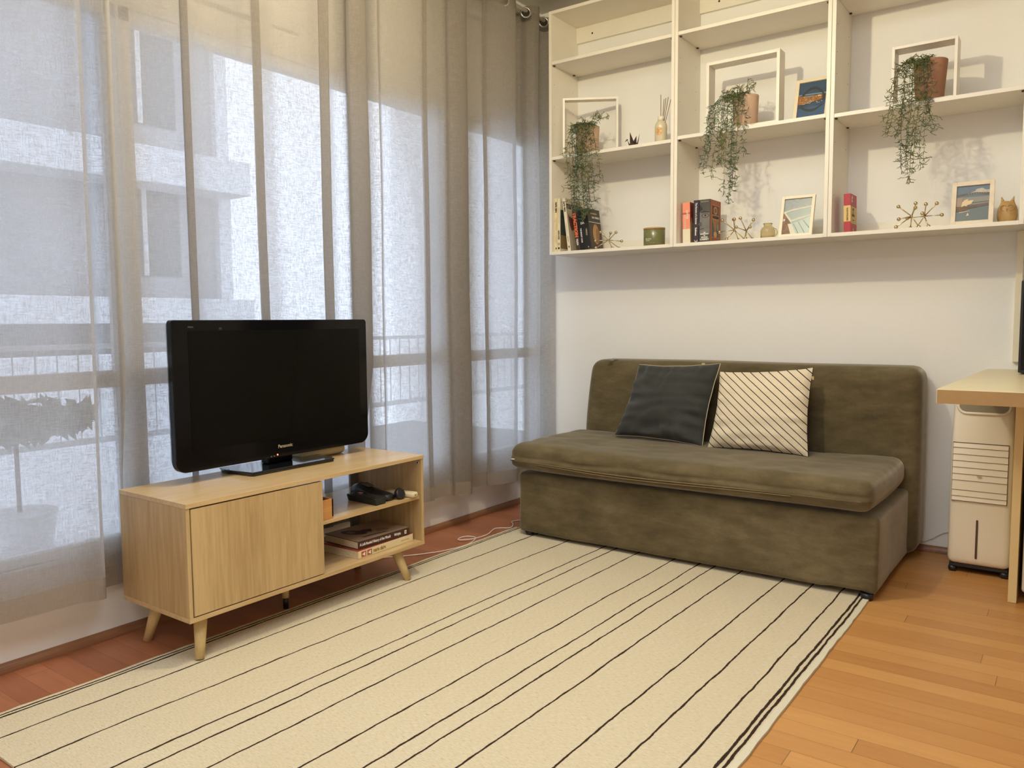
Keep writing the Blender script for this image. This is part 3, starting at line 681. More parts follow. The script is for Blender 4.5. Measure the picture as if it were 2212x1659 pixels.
pillow(c2, [(1.345, -.355, .884), (1.812, -.350, .918), (1.832, -.475, .500), (1.33, -.475, .500)], .15, M_str, M_char, mat('piping_black', (.02, .018, .018), .8), .026, 5.1, (1.812, -.362, .872))
# ------------------------------------------------------------------ wall shelves
SX, SD, SB, ST, TH = .2508, .303, 1.5488, 2.9635, .018
units = [(2.675, 2.125), (2.677, 2.135), (2.682, 2.128)]
names = ['left wall shelf unit next to the curtains, holding magazines and a green candle', 'middle wall shelf unit with the large white box frame and salmon book', 'right wall shelf unit with the pink banded book and owl candle holder']
M_pin = mat('pin_brown', (60, 44, 28), .5)
for k, (zA, zB) in enumerate(units):
    x0, x1 = SX+.8*k+.0008, SX+.8*(k+1)-.0008
    u = thing('wall_shelf_unit', ((x0+x1)/2, -SD/2, SB), names[k], 'shelf unit', 'white wall shelf units')
    for a in (x0, x1-TH): MB().box(a, a+TH, -SD, -.001, SB+.001, ST-.0005).build('side_panel', M_white, u, bevel=.0008)
    MB().box(x0+TH, x1-TH, -SD, -.001, SB, SB+TH).build('bottom_panel', M_white, u, bevel=.0008)
    MB().box(x0+TH, x1-TH, -SD, -.001, ST-TH, ST).build('top_panel', M_white, u, bevel=.0008)
    rb = MB().box(x0+TH, x1-TH, -.018, -.0015, 2.853, ST-TH).build('top_rail', M_white, u, bevel=.001)
    MB().ball((x0+.13, -.0185, 2.895), .006, 8, sc=(1, .3, 1)).build('screw_hole', mat('hole_rust', (.06, .02, .01), .8), rb)
    MB().box(x0+TH, x1-TH, -.008, -.0015, SB+TH, SB+.085).build('bottom_rail', M_white, u, bevel=.001)
    for z in (zA, zB):
        s_ = MB().box(x0+TH+.0008, x1-TH-.0008, -SD+.001, -.010, z-TH, z).build('shelf', M_white, u, bevel=.0008)
        for px in (x0+TH+.006, x1-TH-.006):
            for py in (-SD+.022, -.055): MB().box(px-.005, px+.005, py-.006, py+.006, z-TH-.0055, z-TH).build('shelf_pin', M_pin, s_)
    for z in (1.75, 2.0, 2.32, 2.42, 2.55):
        for py in (-SD+.03, -.06): MB().ball((x0+TH+.0003, py, z), .0018, 6).build('peg_hole', M_pin, u)
ZB = SB+TH          # upper face of the bottom boards
def box_frame(label, M_, w, h, d, t_):
    o = M_.translation; fr_ = MB(M_)
    fr_.box(0, t_, 0, d, 0, h).box(w-t_, w, 0, d, 0, h).box(t_, w-t_, 0, d, 0, t_).box(t_, w-t_, 0, d, h-t_, h)
    tag(fr_.build('box_frame', M_white, loc=tuple(o), bevel=.0008), label, 'box frame', 'open white box frames on the upper shelf')
fr1 = Matrix.Translation((.334, -.281, 2.1253)) @ Matrix.Rotation(radians(30.5), 4, 'Z')
box_frame('smaller open white box frame set at an angle on the left unit', fr1, .325, .335, .055, .013)
box_frame('largest open white box frame, beside the dusk bridge photo', Matrix.Translation((1.212, -.262, 2.1353)) @ Matrix.Rotation(radians(0), 4, 'Z'), .383, .362, .085, .0155)
box_frame('open white box frame on the right unit around a terracotta pot', Matrix.Translation((2.108, -.262, 2.1283)), .267, .268, .095, .0125)
# ------------------------------------------------------------------ hanging plants
M_lf1 = mat('leaf_olive', (.135, .150, .045), .55, var=.3, vscale=30); M_lf2 = mat('leaf_bluegreen', (.060, .105, .055), .5, var=.25, vscale=30); M_stem = mat('stem_brown', (.09, .065, .03), .7)
M_pink = mat('pot_pink', (206, 174, 148), .75, var=.05, vscale=20); M_terra = mat('pot_terracotta', (168, 124, 98), .75, var=.06, vscale=20)
def pt_pot(root, c, rb, rt2, z0, z1, m):
    MB().lathe([(rb*.96, z0), (rb, z0+.004), (rt2, z1-.006), (rt2, z1), (rt2-.007, z1), (rt2-.010, z1-.025)], (c[0], c[1], 0), 32).build('pot', m, root)
    MB().lathe([(.001, z1-.026), (rt2-.009, z1-.025)], (c[0], c[1], 0), 24, close=False).build('soil', mat('moss', (.05, .045, .02), .9), root)
def plant(root, c, ztop, strands, seed, top=(), dens=1.0):
    r = random.Random(seed); mb = MB()
    def twig(p, d, L, m):
        d = d.normalized(); q = p+d*L; k = p+d*L*.55+Vector((0, 0, -.002)); w = .00155
        mb.tube([p, k, q], [w*.6, w, w*.35], 4, m, caps=False)
    def sprig(p, m, scl=1.0, dirn=None):
        for _ in range(r.choice((2, 3, 3, 4))):
            d = Vector((r.gauss(0, 1), r.gauss(0, .8), r.gauss(-.25, .6)))
            if dirn: d = d*.7+Vector(dirn)*1.1
            L = r.uniform(.012, .027)*scl; twig(p, d, L, m)
            if r.random() < .5:
                e = p+d.normalized()*L*.7; d2 = d+Vector((r.gauss(0, .8), r.gauss(0, .8), r.gauss(0, .8)))*.9; twig(e, d2, L*.8, m)
    def strand(pts, m, dn):
        P_ = cr(pts, 10); P_ = [p+Vector((r.gauss(0, .0012), r.gauss(0, .0012), 0)) for p in P_]
        mb.tube(P_, [.0010]*len(P_), 4, 2 if r.random() < .45 else m, caps=False)
        acc = 0
        for a, b_ in zip(P_, P_[1:]):
            acc += (b_-a).length
            if acc > .0155/dn:
                acc = 0; sprig(b_, m, 1.0)
                if r.random() < .35:
                    d = Vector((r.gauss(0, 1), r.gauss(0, .7), r.gauss(-.5, .4))).normalized(); e = b_+d*r.uniform(.02, .035); mb.tube([b_, e], [.001, .001], 4, m, caps=False); sprig(e, m)
    for (sx, ex, ez, ey, m, dn) in strands:
        s0 = Vector((c[0]+(sx-c[0])*.4, c[1]-.01, ztop-.01)); s1 = Vector((sx, (c[1]+ey)/2-.01, ztop+r.uniform(.004, .02)))
        e0 = Vector((sx+(ex-sx)*.45, ey, ztop-.05)); L = ztop-.05-ez; pts = [s0, s1, e0]
        for k in (.33, .66, 1.0): pts.append(Vector((e0.x+(ex-e0.x)*k+r.gauss(0, .006), ey+r.gauss(0, .006), ztop-.05-L*k)))
        strand(pts, m, dn*dens)
    for (tx, ty, tz) in top:
        s0 = Vector((c[0], c[1], ztop-.02)); strand([s0, (s0+Vector((tx, ty, tz)))/2+Vector((0, 0, .02)), Vector((tx, ty, tz))], 0, 1.2)
    mb.build('foliage', [M_lf1, M_lf2, M_stem], root)
    # a light stalk tangle inside the pot mouth
def strands(n, xs, xe, zfun, seed, y=-.325):
    r = random.Random(seed); out = []
    for k in range(n):
        f = (k+.5)/n; ex = xe[0]+(xe[1]-xe[0])*f+r.gauss(0, .008); sx = xs[0]+(xs[1]-xs[0])*f
        out.append((sx, ex, zfun(ex)+abs(r.gauss(0, .045)), y+r.uniform(-.012, .012), 1 if r.random() < .42 else 0, r.uniform(.8, 1.1)))
    return out
p1 = thing('trailing_plant', (.475, -.20, 2.125), 'densest trailing plant in a pinkish pot, hanging over the magazines', 'plant', 'trailing artificial plants')
pt_pot(p1, (.462, -.212), .064, .070, 2.139, 2.285, M_pink)
plant(p1, (.462, -.212), 2.285, strands(15, (.40, .53), (.40, .605), lambda x: 1.72+2.6*abs(x-.50)**1.25, 5), 11, [(.44, -.25, 2.345), (.60, -.27, 2.335), (.64, -.27, 2.315), (.56, -.26, 2.345), (.40, -.27, 2.30)], 1.0)
p2 = thing('trailing_plant', (1.41, -.20, 2.135), 'trailing plant in pale pink pot inside the largest box frame', 'plant', 'trailing artificial plants')
pt_pot(p2, (1.405, -.205), .060, .066, 2.151, 2.305, M_pink)
st2 = strands(5, (1.32, 1.36), (1.20, 1.30), lambda x: 1.86+.5*abs(x-1.25), 6)+strands(8, (1.36, 1.43), (1.31, 1.43), lambda x: 1.735+2.6*abs(x-1.36), 8)
plant(p2, (1.405, -.205), 2.30, st2, 12, [(1.37, -.26, 2.36), (1.44, -.27, 2.375), (1.48, -.27, 2.35), (1.31, -.27, 2.33), (1.38, -.28, 2.34)], 1.0)
p3 = thing('trailing_plant', (2.26, -.20, 2.125), 'trailing plant in brown terracotta pot on the right unit', 'plant', 'trailing artificial plants')
pt_pot(p3, (2.262, -.212), .058, .070, 2.1415, 2.315, M_terra)
st3 = strands(4, (2.17, 2.20), (2.10, 2.17), lambda x: 1.99-.4*abs(x-2.1), 9)+strands(7, (2.19, 2.26), (2.16, 2.27), lambda x: 1.725+1.5*abs(x-2.205), 10)+strands(2, (2.25, 2.27), (2.28, 2.31), lambda x: 1.97, 4)
plant(p3, (2.262, -.212), 2.305, st3, 13, [(2.20, -.28, 2.335), (2.235, -.27, 2.34), (2.16, -.28, 2.31), (2.28, -.27, 2.33)], 1.0)
# ------------------------------------------------------------------ reed diffuser, crane, candle, jar, owl
df = thing('reed_diffuser', (.926, -.2, 2.125), 'white reed diffuser bottle with orange round label on the left unit', 'reed diffuser')
C_ = (.926, -.20, 0)
MB().lathe([(.030, 2.1252), (.034, 2.130), (.0345, 2.225), (.031, 2.240), (.022, 2.252), (.017, 2.256)], C_, 32).build('bottle', mat('diffuser_glass', (214, 202, 174), .15, coat=.5), df)
MB().lathe([(.0175, 2.2555), (.0178, 2.279), (.012, 2.280)], C_, 28).build('collar', mat('diffuser_cap', (232, 224, 204), .25), df)
n_ = Vector((.42, -.9, 0)).normalized(); lb = MB()
pts = []
for k in range(24):
    t = 2*pi*k/24; a = .62*cos(t); z = 2.195+.022*sin(t); d = math.atan2(-.9, .12)+a
    pts.append((C_[0]+.0352*cos(d), C_[1]+.0352*sin(d), z))
cc = (C_[0]+.0362*cos(math.atan2(-.9, .12)), C_[1]+.0362*sin(math.atan2(-.9, .12)), 2.195)
i0 = lb._p(pts); i1 = lb._p([cc])
for k in range(24): lb.face((i1, i0+k, i0+(k+1) % 24))
lb.build('label_sticker', mat('sticker_orange', (214, 168, 110), .5), df)
text('No.', .008, (C_[0]-.003, C_[1]-.0368, 2.199), (1, .1, 0), (0, 0, 1), mat('ink_rust', (176, 120, 70), .6), df, 'sticker_text'); text('REED', .007, (C_[0]-.008, C_[1]-.0368, 2.188), (1, .1, 0), (0, 0, 1), MC['ink_rust'], df, 'sticker_text')
for dx, dy, zt in ((-.002, .0, 2.398), (.024, .01, 2.378), (.020, -.005, 2.370), (.040, .006, 2.380), (.060, -.004, 2.362)):
    MB().tube([(.926, -.2, 2.15), (.926+dx, -.2+dy, zt)], .0017, 6).build('reed', mat('reed_brown', (112, 72, 40), .7), df)
cr_ = thing('paper_crane', (.755, -.2, 2.125), 'tiny folded patterned paper crane beside the reed diffuser', 'paper crane')
M_cr = mat('crane_print', (54, 36, 34), .6, var=.6, vscale=70)
def tri(mb, a, b_, c, t=.0012):
    a, b_, c = Vector(a), Vector(b_), Vector(c); n = (b_-a).cross(c-a).normalized()*t; mb.prism([a, b_, c], n)
cb = MB(); B = (.755, -.20, 2.130)
tri(cb, (.728, -.20, 2.158), (.782, -.20, 2.158), (.735, -.225, 2.127)); tri(cb, (.728, -.20, 2.158), (.782, -.20, 2.158), (.780, -.225, 2.127)); tri(cb, (.735, -.225, 2.127), (.780, -.225, 2.127), (.757, -.215, 2.180)); tri(cb, (.735, -.18, 2.127), (.78, -.18, 2.127), (.757, -.19, 2.17)); tri(cb, (.735, -.225, 2.127), (.78, -.18, 2.127), (.757, -.2, 2.15))
cb.build('body', M_cr, cr_)
w_ = MB(); tri(w_, (.738, -.205, 2.145), (.772, -.208, 2.145), (.752, -.235, 2.214)); tri(w_, (.738, -.195, 2.145), (.772, -.192, 2.145), (.758, -.165, 2.205)); w_.build('wings', M_cr, cr_)
nk = MB(); tri(nk, (.772, -.202, 2.133), (.782, -.198, 2.138), (.796, -.20, 2.208)); nk.build('tail', M_cr, cr_)
nk = MB(); tri(nk, (.732, -.202, 2.135), (.738, -.198, 2.142), (.716, -.20, 2.186)); tri(nk, (.716, -.201, 2.187), (.722, -.199, 2.181), (.700, -.20, 2.170)); nk.build('neck', M_cr, cr_)
cn = thing('candle_jar', (.89, -.2, ZB), 'olive green candle jar with a wooden lid beside the divider', 'candle')
MB().lathe([(.057, ZB+.0003), (.060, ZB+.004), (.0605, ZB+.092), (.058, ZB+.094)], (.89, -.2, 0), 40).build('jar', mat('candle_green', (112, 112, 70), .28, coat=.3), cn)
MB().lathe([(.0585, ZB+.0945), (.061, ZB+.095), (.061, ZB+.103), (.060, ZB+.104)], (.89, -.2, 0), 40).build('lid', wood('lid_wood', (170, 132, 84), (196, 160, 108), 0, 3), cn)
for s_, h_, z, w in (('ECOYA', .011, .036, .033), ('Candle', .008, .028, .024), ('fragranced soy wax', .007, .016, .055)):
    text(s_, h_, (.866 if w < .05 else .868, -.2-.0596 if w < .05 else -.2618, ZB+z), (1, -.02 if w < .05 else .02, 0), (0, 0, 1), M_inkw if w < .05 else mat('ink_sage', (160, 158, 110), .6), cn, 'label_text', width=w)
def glass(name, col, rough=.03):
    m, t, p = new(name); p.inputs['Base Color'].default_value = (*lin(col), 1); p.inputs['Transmission Weight'].default_value = .92; p.inputs['Roughness'].default_value = rough; p.inputs['IOR'].default_value = 1.4; return m
gj = thing('glass_bottle', (1.525, -.18, ZB), 'small squat clear glass bottle between brass ornament and pool photo', 'bottle')
MB().lathe([(.030, ZB+.0004), (.036, ZB+.006), (.037, ZB+.045), (.031, ZB+.062), (.021, ZB+.068), (.021, ZB+.078), (.024, ZB+.080), (.024, ZB+.083), (.018, ZB+.083), (.018, ZB+.066), (.028, ZB+.058), (.034, ZB+.043), (.033, ZB+.008), (.002, ZB+.006)], (1.524, -.18, 0), 32).build('bottle_body', glass('clear_glass', (238, 228, 200)), gj)
MB().tube(cr([(1.558, -.19, ZB+.052), (1.572, -.195, ZB+.046), (1.576, -.196, ZB+.028), (1.560, -.19, ZB+.014)]), .0045, 8).build('handle', MC.get('clear', glass('clear', (238, 228, 200))), gj)
ow = thing('owl_candle_holder', (2.58, -.19, ZB), 'amber owl shaped candle holder at the right shelf end', 'candle holder')
ob = MB(); secs = []
for z, rx, ry, py in ((.0004, .026, .026, 0), (.006, .034, .033, 0), (.03, .0395, .038, 0), (.055, .0395, .037, 0), (.072, .035, .033, 0), (.085, .029, .026, 0), (.095, .024, .020, 0)):
    secs.append([(2.581+rx*cos(t), -.19+ry*sin(t), ZB+z+(.006*abs(cos(t))**4 if z > .09 else 0)) for t in [2*pi*k/28 for k in range(28)]])
loft(ob, secs); mo, to, po = new('amber_ceramic')
to.l.new(to.ramp(to.noise(to.coords(), 22, 4), [(.3, lin((158, 122, 70))), (.7, lin((196, 162, 108)))]), po.inputs['Base Color']); po.inputs['Roughness'].default_value = .4; po.inputs['Subsurface Weight'].default_value = .2
ob.build('owl_body', mo, ow, smooth=True)
for sx in (-1, 1):
    MB().tube([(2.581+sx*.015, -.192, ZB+.088), (2.581+sx*.024, -.194, ZB+.117)], [.010, .0015], 10).build('ear', mo, ow)
    MB().tube([(2.581+sx*.014+.0125*cos(t), -.2245+.002*abs(cos(t)), ZB+.066+.0125*sin(t)) for t in [2*pi*k/20 for k in range(20)]], .0016, 6, closed=True).build('eye_ring', mo, ow)
MB().tube([(2.581, -.226, ZB+.060), (2.581, -.229, ZB+.050)], [.004, .001], 8).build('beak', mo, ow)
# ------------------------------------------------------------------ brass jacks
def jack(c, ends, label):
    j = thing('brass_ornament', c, label, 'ornament', 'brass starburst ornaments on the bottom shelf'); c = Vector(c)
    for e in ends:
        e = Vector(e); s_ = MB().tube([c, e], .0024, 8).build('spoke', M_brass, j); MB().ball(e, .0088, 14).build('ball', M_brass, j)
    MB().ball(c, .0055, 10).build('hub', M_brass, j)
zb0 = ZB+.0092
jack((.616, -.235, 1.619), [(.579, -.265, 1.666), (.612, -.20, 1.664), (.682, -.265, 1.656), (.552, -.275, 1.617), (.684, -.20, 1.612), (.560, -.283, zb0), (.622, -.20, zb0), (.650, -.165, zb0)], 'single small brass starburst ornament in front of the dark thriller')
jack((1.362, -.22, 1.624), [(1.308, -.255, 1.676), (1.345, -.19, 1.684), (1.366, -.235, 1.679), (1.285, -.235, 1.619), (1.331, -.25, zb0), (1.366, -.17, zb0), (1.408, -.20, zb0)], 'brass starburst ornament on the middle unit, nearer the red book')
jack((1.412, -.185, 1.620), [(1.394, -.225, 1.683), (1.455, -.20, 1.672), (1.446, -.225, 1.634), (1.380, -.245, 1.636), (1.424, -.225, zb0), (1.440, -.165, zb0), (1.385, -.135, zb0)], 'brass starburst ornament on the middle unit, nearer the glass bottle')
jack((2.206, -.225, 1.626), [(2.153, -.25, 1.672), (2.216, -.195, 1.668), (2.226, -.255, 1.680), (2.158, -.26, 1.613), (2.150, -.275, zb0), (2.196, -.185, zb0), (2.236, -.21, zb0)], 'brass starburst ornament on the right unit, nearer the pink banded book')
jack((2.254, -.190, 1.626), [(2.264, -.225, 1.676), (2.307, -.215, 1.677), (2.327, -.20, 1.625), (2.180, -.175, 1.624), (2.252, -.235, 1.634), (2.276, -.215, zb0), (2.212, -.145, zb0)], 'brass starburst ornament on the right unit, nearer the harbour photo')
# ------------------------------------------------------------------ books on shelves
def book(label, xb, xt, th, z1, y0, y1, cover, spine=None, group='books on the bottom shelf', name='book', z0=None):
    """upright book: xb / xt left edge at bottom / top, spine facing -y"""
    z0 = z0 or ZB+.0008; U = Vector((xt-xb, 0, z1-z0)); h = U.length; U.normalize(); R_ = Vector((U.z, 0, -U.x)); D = Vector((0, 1, 0))
    z_off = max(0, -R_.z*th)
    M_ = Matrix(((R_.x, 0, U.x, xb), (0, 1, 0, y0), (R_.z, 0, U.z, z0+z_off), (0, 0, 0, 1)))
    b_ = thing(name, (xb, y0, z0), label, 'magazine' if name == 'magazine' else 'book', group); d = y1-y0; c = .0015
    MB(M_).box(c, th-c, c, d-.003, .002, h-.003).build('pages', M_paper, b_)
    MB(M_).box(0, c, 0, d, 0, h).box(th-c, th, 0, d, 0, h).box(c, th-c, 0, c, 0, h).build('cover', cover, b_, bevel=.0004)
    if spine: MB(M_).box(0, th, -.0006, 0, 0, h).build('spine', spine, b_)
    return b_, M_, h, d
def stext(b_, M_, s_, size, x, z, m, width=None, bold=0, name='spine_title', y=-.0010):
    R3 = M_.to_3x3(); return text(s_, size, M_ @ Vector((x, y, z)), R3 @ Vector((0, 0, -1)), R3 @ Vector((1, 0, 0)), m, b_, name, width=width, bold=bold)
def ctext(b_, M_, th, s_, size, y, z, m, width=None, bold=0, name='cover_title', align='LEFT', tilt=0):
    return text(s_, size, M_ @ Vector((th+.0008, y, z)), M_.to_3x3() @ Vector((0, 1, tilt)), M_.to_3x3() @ Vector((0, 0, 1)), m, b_, name, width=width, bold=bold, align=align)
def cpoly(b_, M_, th, polys, mats, name='cover_picture', off=.0004):
    mb = MB(M_)
    for k, (pts, m) in enumerate(polys): mb.prism([(th+off+.0002*k, y, z) for y, z in pts], (.0002, 0, 0), m)
    return mb.build(name, mats, b_)
def ell(cy_, cz_, a, b_, n=20): return [(cy_+a*cos(t), cz_+b_*sin(t)) for t in [2*pi*k/n for k in range(n)]]
M_cream = mat('mag_cream', (224, 208, 166), .5); M_cream2 = mat('mag_white', (226, 216, 192), .5); M_pale = mat('ink_faint', (196, 180, 138), .6)
b_, M_, h, d = book('cream magazine standing nearest the shelf unit side wall', .2695, .2695, .0165, 1.886, -.27, -.06, M_cream, name='magazine', group='magazines on the left unit')
stext(b_, M_, 'marie claire', .0165, .005, h-.022, M_inkk, .062, .0006); stext(b_, M_, 'FASHION & BEAUTY', .009, .006, h-.115, M_pale, .075); stext(b_, M_, 'MURDOCH', .009, .006, .10, M_pale); MB(M_).box(.006, .012, -.0014, -.0006, .016, .027).build('spine_logo', M_inkk, b_)
b_, M_, h, d = book('off white magazine, second from the shelf side wall', .2885, .2885, .0185, 1.885, -.27, -.06, M_cream2, name='magazine', group='magazines on the left unit')
stext(b_, M_, 'THE COMPLETE COOK', .009, .007, h-.05, M_pale, .10); stext(b_, M_, 'sophie wright', .014, .006, .128, M_inkk, .055, .0003)
MB(M_).tube([(.0095+.005*cos(t), -.001, .047+.006*sin(t)) for t in [2*pi*k/12 for k in range(12)]], .001, 5, closed=True).ball((.0095, -.001, .022), .006, 10, sc=(1, .2, 1.2)).build('spine_logo', M_inkk, b_)
cpoly(b_, M_, .0185, [([(.004, .10), (.10, .10), (.10, .25), (.004, .25)], 0), ([(.004, .02), (.10, .02), (.10, .10), (.004, .10)], 1)], [mat('print_teal', (66, 74, 68), .5, var=.4, vscale=30), mat('print_sand', (140, 116, 72), .6)])
b_, M_, h, d = book('leaning magazine with large black title on its cover', .3625, .3215, .0205, 1.880, -.27, -.07, mat('mag_taupe', (186, 172, 146), .55, var=.12, vscale=9), M_cream2, name='magazine', group='magazines on the left unit')
stext(b_, M_, 'marie claire', .0165, .006, h-.018, M_inkk, .062, .0006); stext(b_, M_, 'kitchen', .010, .007, h-.15, M_pale, .05); stext(b_, M_, 'michele cranston', .007, .008, .09, M_inkk, .035); MB(M_).box(.008, .014, -.0014, -.0006, .020, .031).build('spine_logo', M_inkk, b_)
ctext(b_, M_, .0205, 'marie claire', .062, .004, h-.062, M_inkk, .185, .001)
cpoly(b_, M_, .0205, [([(.016, .225), (.028, .205), (.05, .20), (.085, .19), (.06, .13), (.035, .12), (.022, .15), (.014, .19)], 0), ([(.03, .21), (.036, .206), (.075, .185), (.06, .14), (.05, .15)], 1)], [mat('print_oxblood', (110, 52, 40), .6), mat('print_brick', (78, 34, 30), .6)])
b_, M_, h, d = book('dark paperback thriller with orange capital letters on spine', .4205, .3885, .0275, 1.806, -.27, -.14, mat('cover_umber', (62, 46, 36), .5))
stext(b_, M_, 'TRACTION', .0275, .0045, h-.016, mat('ink_orange', (226, 110, 66), .5), .148, .0016); stext(b_, M_, 'WILSON', .016, .0085, .068, M_inkw, .038, .0006)
b_, M_, h, d = book('thick black novel with a portrait panel on its cover', .4505, .4215, .070, 1.802, -.27, -.125, mat('cover_black', (30, 28, 28), .45))
MB(M_).box(0, .030, -.0008, 0, 0, h).build('spine_band', mat('cover_jet', (16, 14, 16), .5), b_)
stext(b_, M_, 'THE SECRET CODE', .012, .012, .128, M_inkw, .085, .0004); stext(b_, M_, 'VINCI', .013, .048, .120, M_pale, .040, .0003, 'spine_author')
R3 = M_.to_3x3(); text('DA', .018, M_ @ Vector((.018, -.001, .150)), R3 @ Vector((1, 0, 0)), R3 @ Vector((0, 0, 1)), M_inkw, b_, 'spine_mark', bold=.0006); text('V', .010, M_ @ Vector((.052, -.001, .008)), R3 @ Vector((1, 0, 0)), R3 @ Vector((0, 0, 1)), M_inkw, b_, 'spine_mark', bold=.0004)
cpoly(b_, M_, .070, [([(.004, .002), (.143, .002), (.143, h-.002), (.004, h-.002)], 0), ([(.006, .156), (.143, .156), (.143, .159), (.006, .159)], 1), ([(.008, .004), (.143, .004), (.143, .155), (.008, .155)], 2), (ell(.078, .088, .036, .060), 3), (ell(.094, .080, .018, .046), 4), (ell(.078, .046, .012, .006), 5)],
      [mat('print_darkolive', (66, 60, 44), .5), M_inkw, mat('print_umber', (64, 46, 32), .5), mat('print_amber', (176, 132, 82), .5), mat('print_ochre', (140, 98, 56), .5), mat('print_sienna', (120, 72, 52), .5)])
ctext(b_, M_, .0718, 'LEONARDO', .013, .030, h-.032, M_pale, .075, .0003); ctext(b_, M_, .0718, 'DA VINCI', .016, .045, h-.056, M_inkw, .085, .0004)
M_salm = mat('cover_salmon', (232, 146, 118), .5)
b_, M_, h, d = book('salmon and cream paperback, first book on the middle unit', 1.0845, 1.0795, .043, 1.788, -.25, -.12, M_salm)
MB(M_).box(-.0001, .0432, -.0008, -.0001, .0, .078).build('spine_base', M_cream2, b_); MB(M_).box(-.0001, .0432, -.0008, -.0001, .157, .166).build('spine_band', mat('band_rust', (172, 96, 72), .6), b_)
stext(b_, M_, 'LOTTIE', .015, .022, .178, M_inkw, .045, .0004); stext(b_, M_, 'a novel in two parts', .010, .012, .155, M_inkw, .075, .0002, 'spine_author')
cpoly(b_, M_, .043, [([(.002, .11), (.125, .11), (.125, h), (.002, h)], 0), ([(.002, .0), (.125, .0), (.125, .11), (.002, .11)], 1), (ell(.02, .10, .012, .04), 1)], [mat('print_red', (150, 50, 40), .5), mat('print_khaki', (186, 164, 118), .5)])
b_, M_, h, d = book('slim navy paperback with white spine title on middle unit', 1.1435, 1.1445, .0305, 1.795, -.25, -.11, mat('cover_navy', (52, 44, 58), .5))
stext(b_, M_, 'The Remains of a Summer', .014, .011, h-.014, M_inkw, .115, .0003); stext(b_, M_, 'Robinson', .015, .010, .082, M_inkw, .042, .0004, 'spine_author')
V = MB(M_); V.tube([(.008, -.001, .016), (.013, -.001, .004), (.016, -.001, .011), (.019, -.001, .004), (.024, -.001, .016)], .0016, 5); V.build('spine_mark', M_inkw, b_)
b_, M_, h, d = book('thick novel with grey face spine and ornate orange cover', 1.1775, 1.1775, .060, 1.795, -.25, -.10, mat('cover_slate', (72, 72, 68), .5, var=.25, vscale=14))
text('SELZNICK', .009, M_ @ Vector((.008, -.001, h-.014)), (1, 0, 0), (0, 0, 1), M_pale, b_, 'spine_author', width=.044)
e = MB(M_)
def fe(pts, m): e.prism([(x, -.0003-.0002*m, z) for x, z in reversed(pts)], (0, -.0002, 0), m) if False else e.prism([(x, -.0003-.0002*m, z) for x, z in pts], (0, -.0002, 0), m)
fe([(.002, .045), (.058, .045), (.058, .158), (.002, .158)], 0); fe(ell(.034, .142, .022, .013), 1); fe(ell(.034, .1415, .016, .008), 2); fe(ell(.034, .1425, .0052, .0052), 3)
fe([(.012, .158), (.030, .166), (.056, .160), (.056, .156), (.030, .161), (.014, .155)], 3); fe(ell(.006, .098, .009, .012), 1); fe([(.002, .072), (.026, .074), (.026, .071), (.002, .070)], 3); fe([(.002, .164), (.020, .176), (.004, .20), (.001, .20)], 3)
e.build('spine_picture', [mat('face_grey', (112, 110, 108), .55, var=.2, vscale=20), mat('face_shade', (82, 76, 76), .5), mat('face_eye', (122, 114, 112), .5), mat('face_ink', (40, 36, 38), .5)], b_)
for s_, z, hh, w in (('THE', .050, .0075, .012), ('INVENTION', .042, .0085, .045), ('OF', .0345, .0065, .009), ('HUGO', .0235, .0125, .036), ('CABRET', .0125, .0125, .050)):
    text(s_, hh, M_ @ Vector((.030-w/2, -.0016, z)), (1, 0, 0), (0, 0, 1), M_inkw, b_, 'spine_title', width=w, bold=.0004)
th = .060; Hh = h
cpoly(b_, M_, th, [([(.001, .001), (.149, .001), (.149, Hh-.001), (.001, Hh-.001)], 0), ([(.026, .030), (.120, .030), (.120, Hh-.030), (.026, Hh-.030)], 1), ([(.028, .035), (.118, .035), (.118, .115), (.028, .115)], 2), ([(.03, .115), (.045, .10), (.073, .045), (.101, .10), (.118, .115), (.118, .140), (.03, .140)], 3), (ell(.073, .045, .022, .016), 4), (ell(.073, .172, .026, .020), 4), (ell(.073, .172, .019, .0145), 5),
                   ([(.026, .124), (.120, .124), (.120, .148), (.026, .148)], 4), ([(.029, .127), (.117, .127), (.117, .145), (.029, .145)], 5), (ell(.104, .085, .009, .020), 6), ([(.026, .007), (.120, .007), (.120, .024), (.026, .024)], 7), ([(.012, .004), (.016, .004), (.016, Hh-.004), (.012, Hh-.004)], 4), ([(.019, .004), (.021, .004), (.021, Hh-.004), (.019, Hh-.004)], 8), ([(.132, .004), (.135, .004), (.135, Hh-.004), (.132, Hh-.004)], 8), ([(.020, .028), (.126, .028), (.126, .030), (.020, .030)], 4), ([(.020, Hh-.030), (.126, Hh-.030), (.126, Hh-.028), (.020, Hh-.028)], 4)],
      [mat('hc_rust', (166, 92, 54), .5), mat('hc_brown', (86, 58, 34), .5), mat('hc_blue', (66, 78, 84), .5), mat('hc_gold', (150, 108, 52), .5), mat('hc_tan', (212, 156, 98), .5), mat('hc_chest', (122, 74, 40), .5), mat('hc_grey', (138, 142, 136), .5), mat('hc_brick', (142, 70, 44), .5), mat('hc_dark', (60, 30, 20), .5)])
ctext(b_, M_, th+.0035, 'HUGO CABRET', .015, .032, .131, mat('hc_dark', (60, 30, 20), .5), .082, .0005)
M_mag = mat('cover_crimson', (172, 52, 66), .5)
b_, M_, h, d = book('crimson and cream banded paperback alone on the right unit', 1.9145, 1.9105, .031, 1.754, -.25, -.125, M_mag)
MB(M_).box(-.0002, .0312, -.0008, -.0001, .054, .130).build('spine_band', mat('band_cream', (216, 184, 124), .6), b_); stext(b_, M_, 'THE ART OF FOLLOWING', .010, .013, .120, M_inkk, .062, .0002)
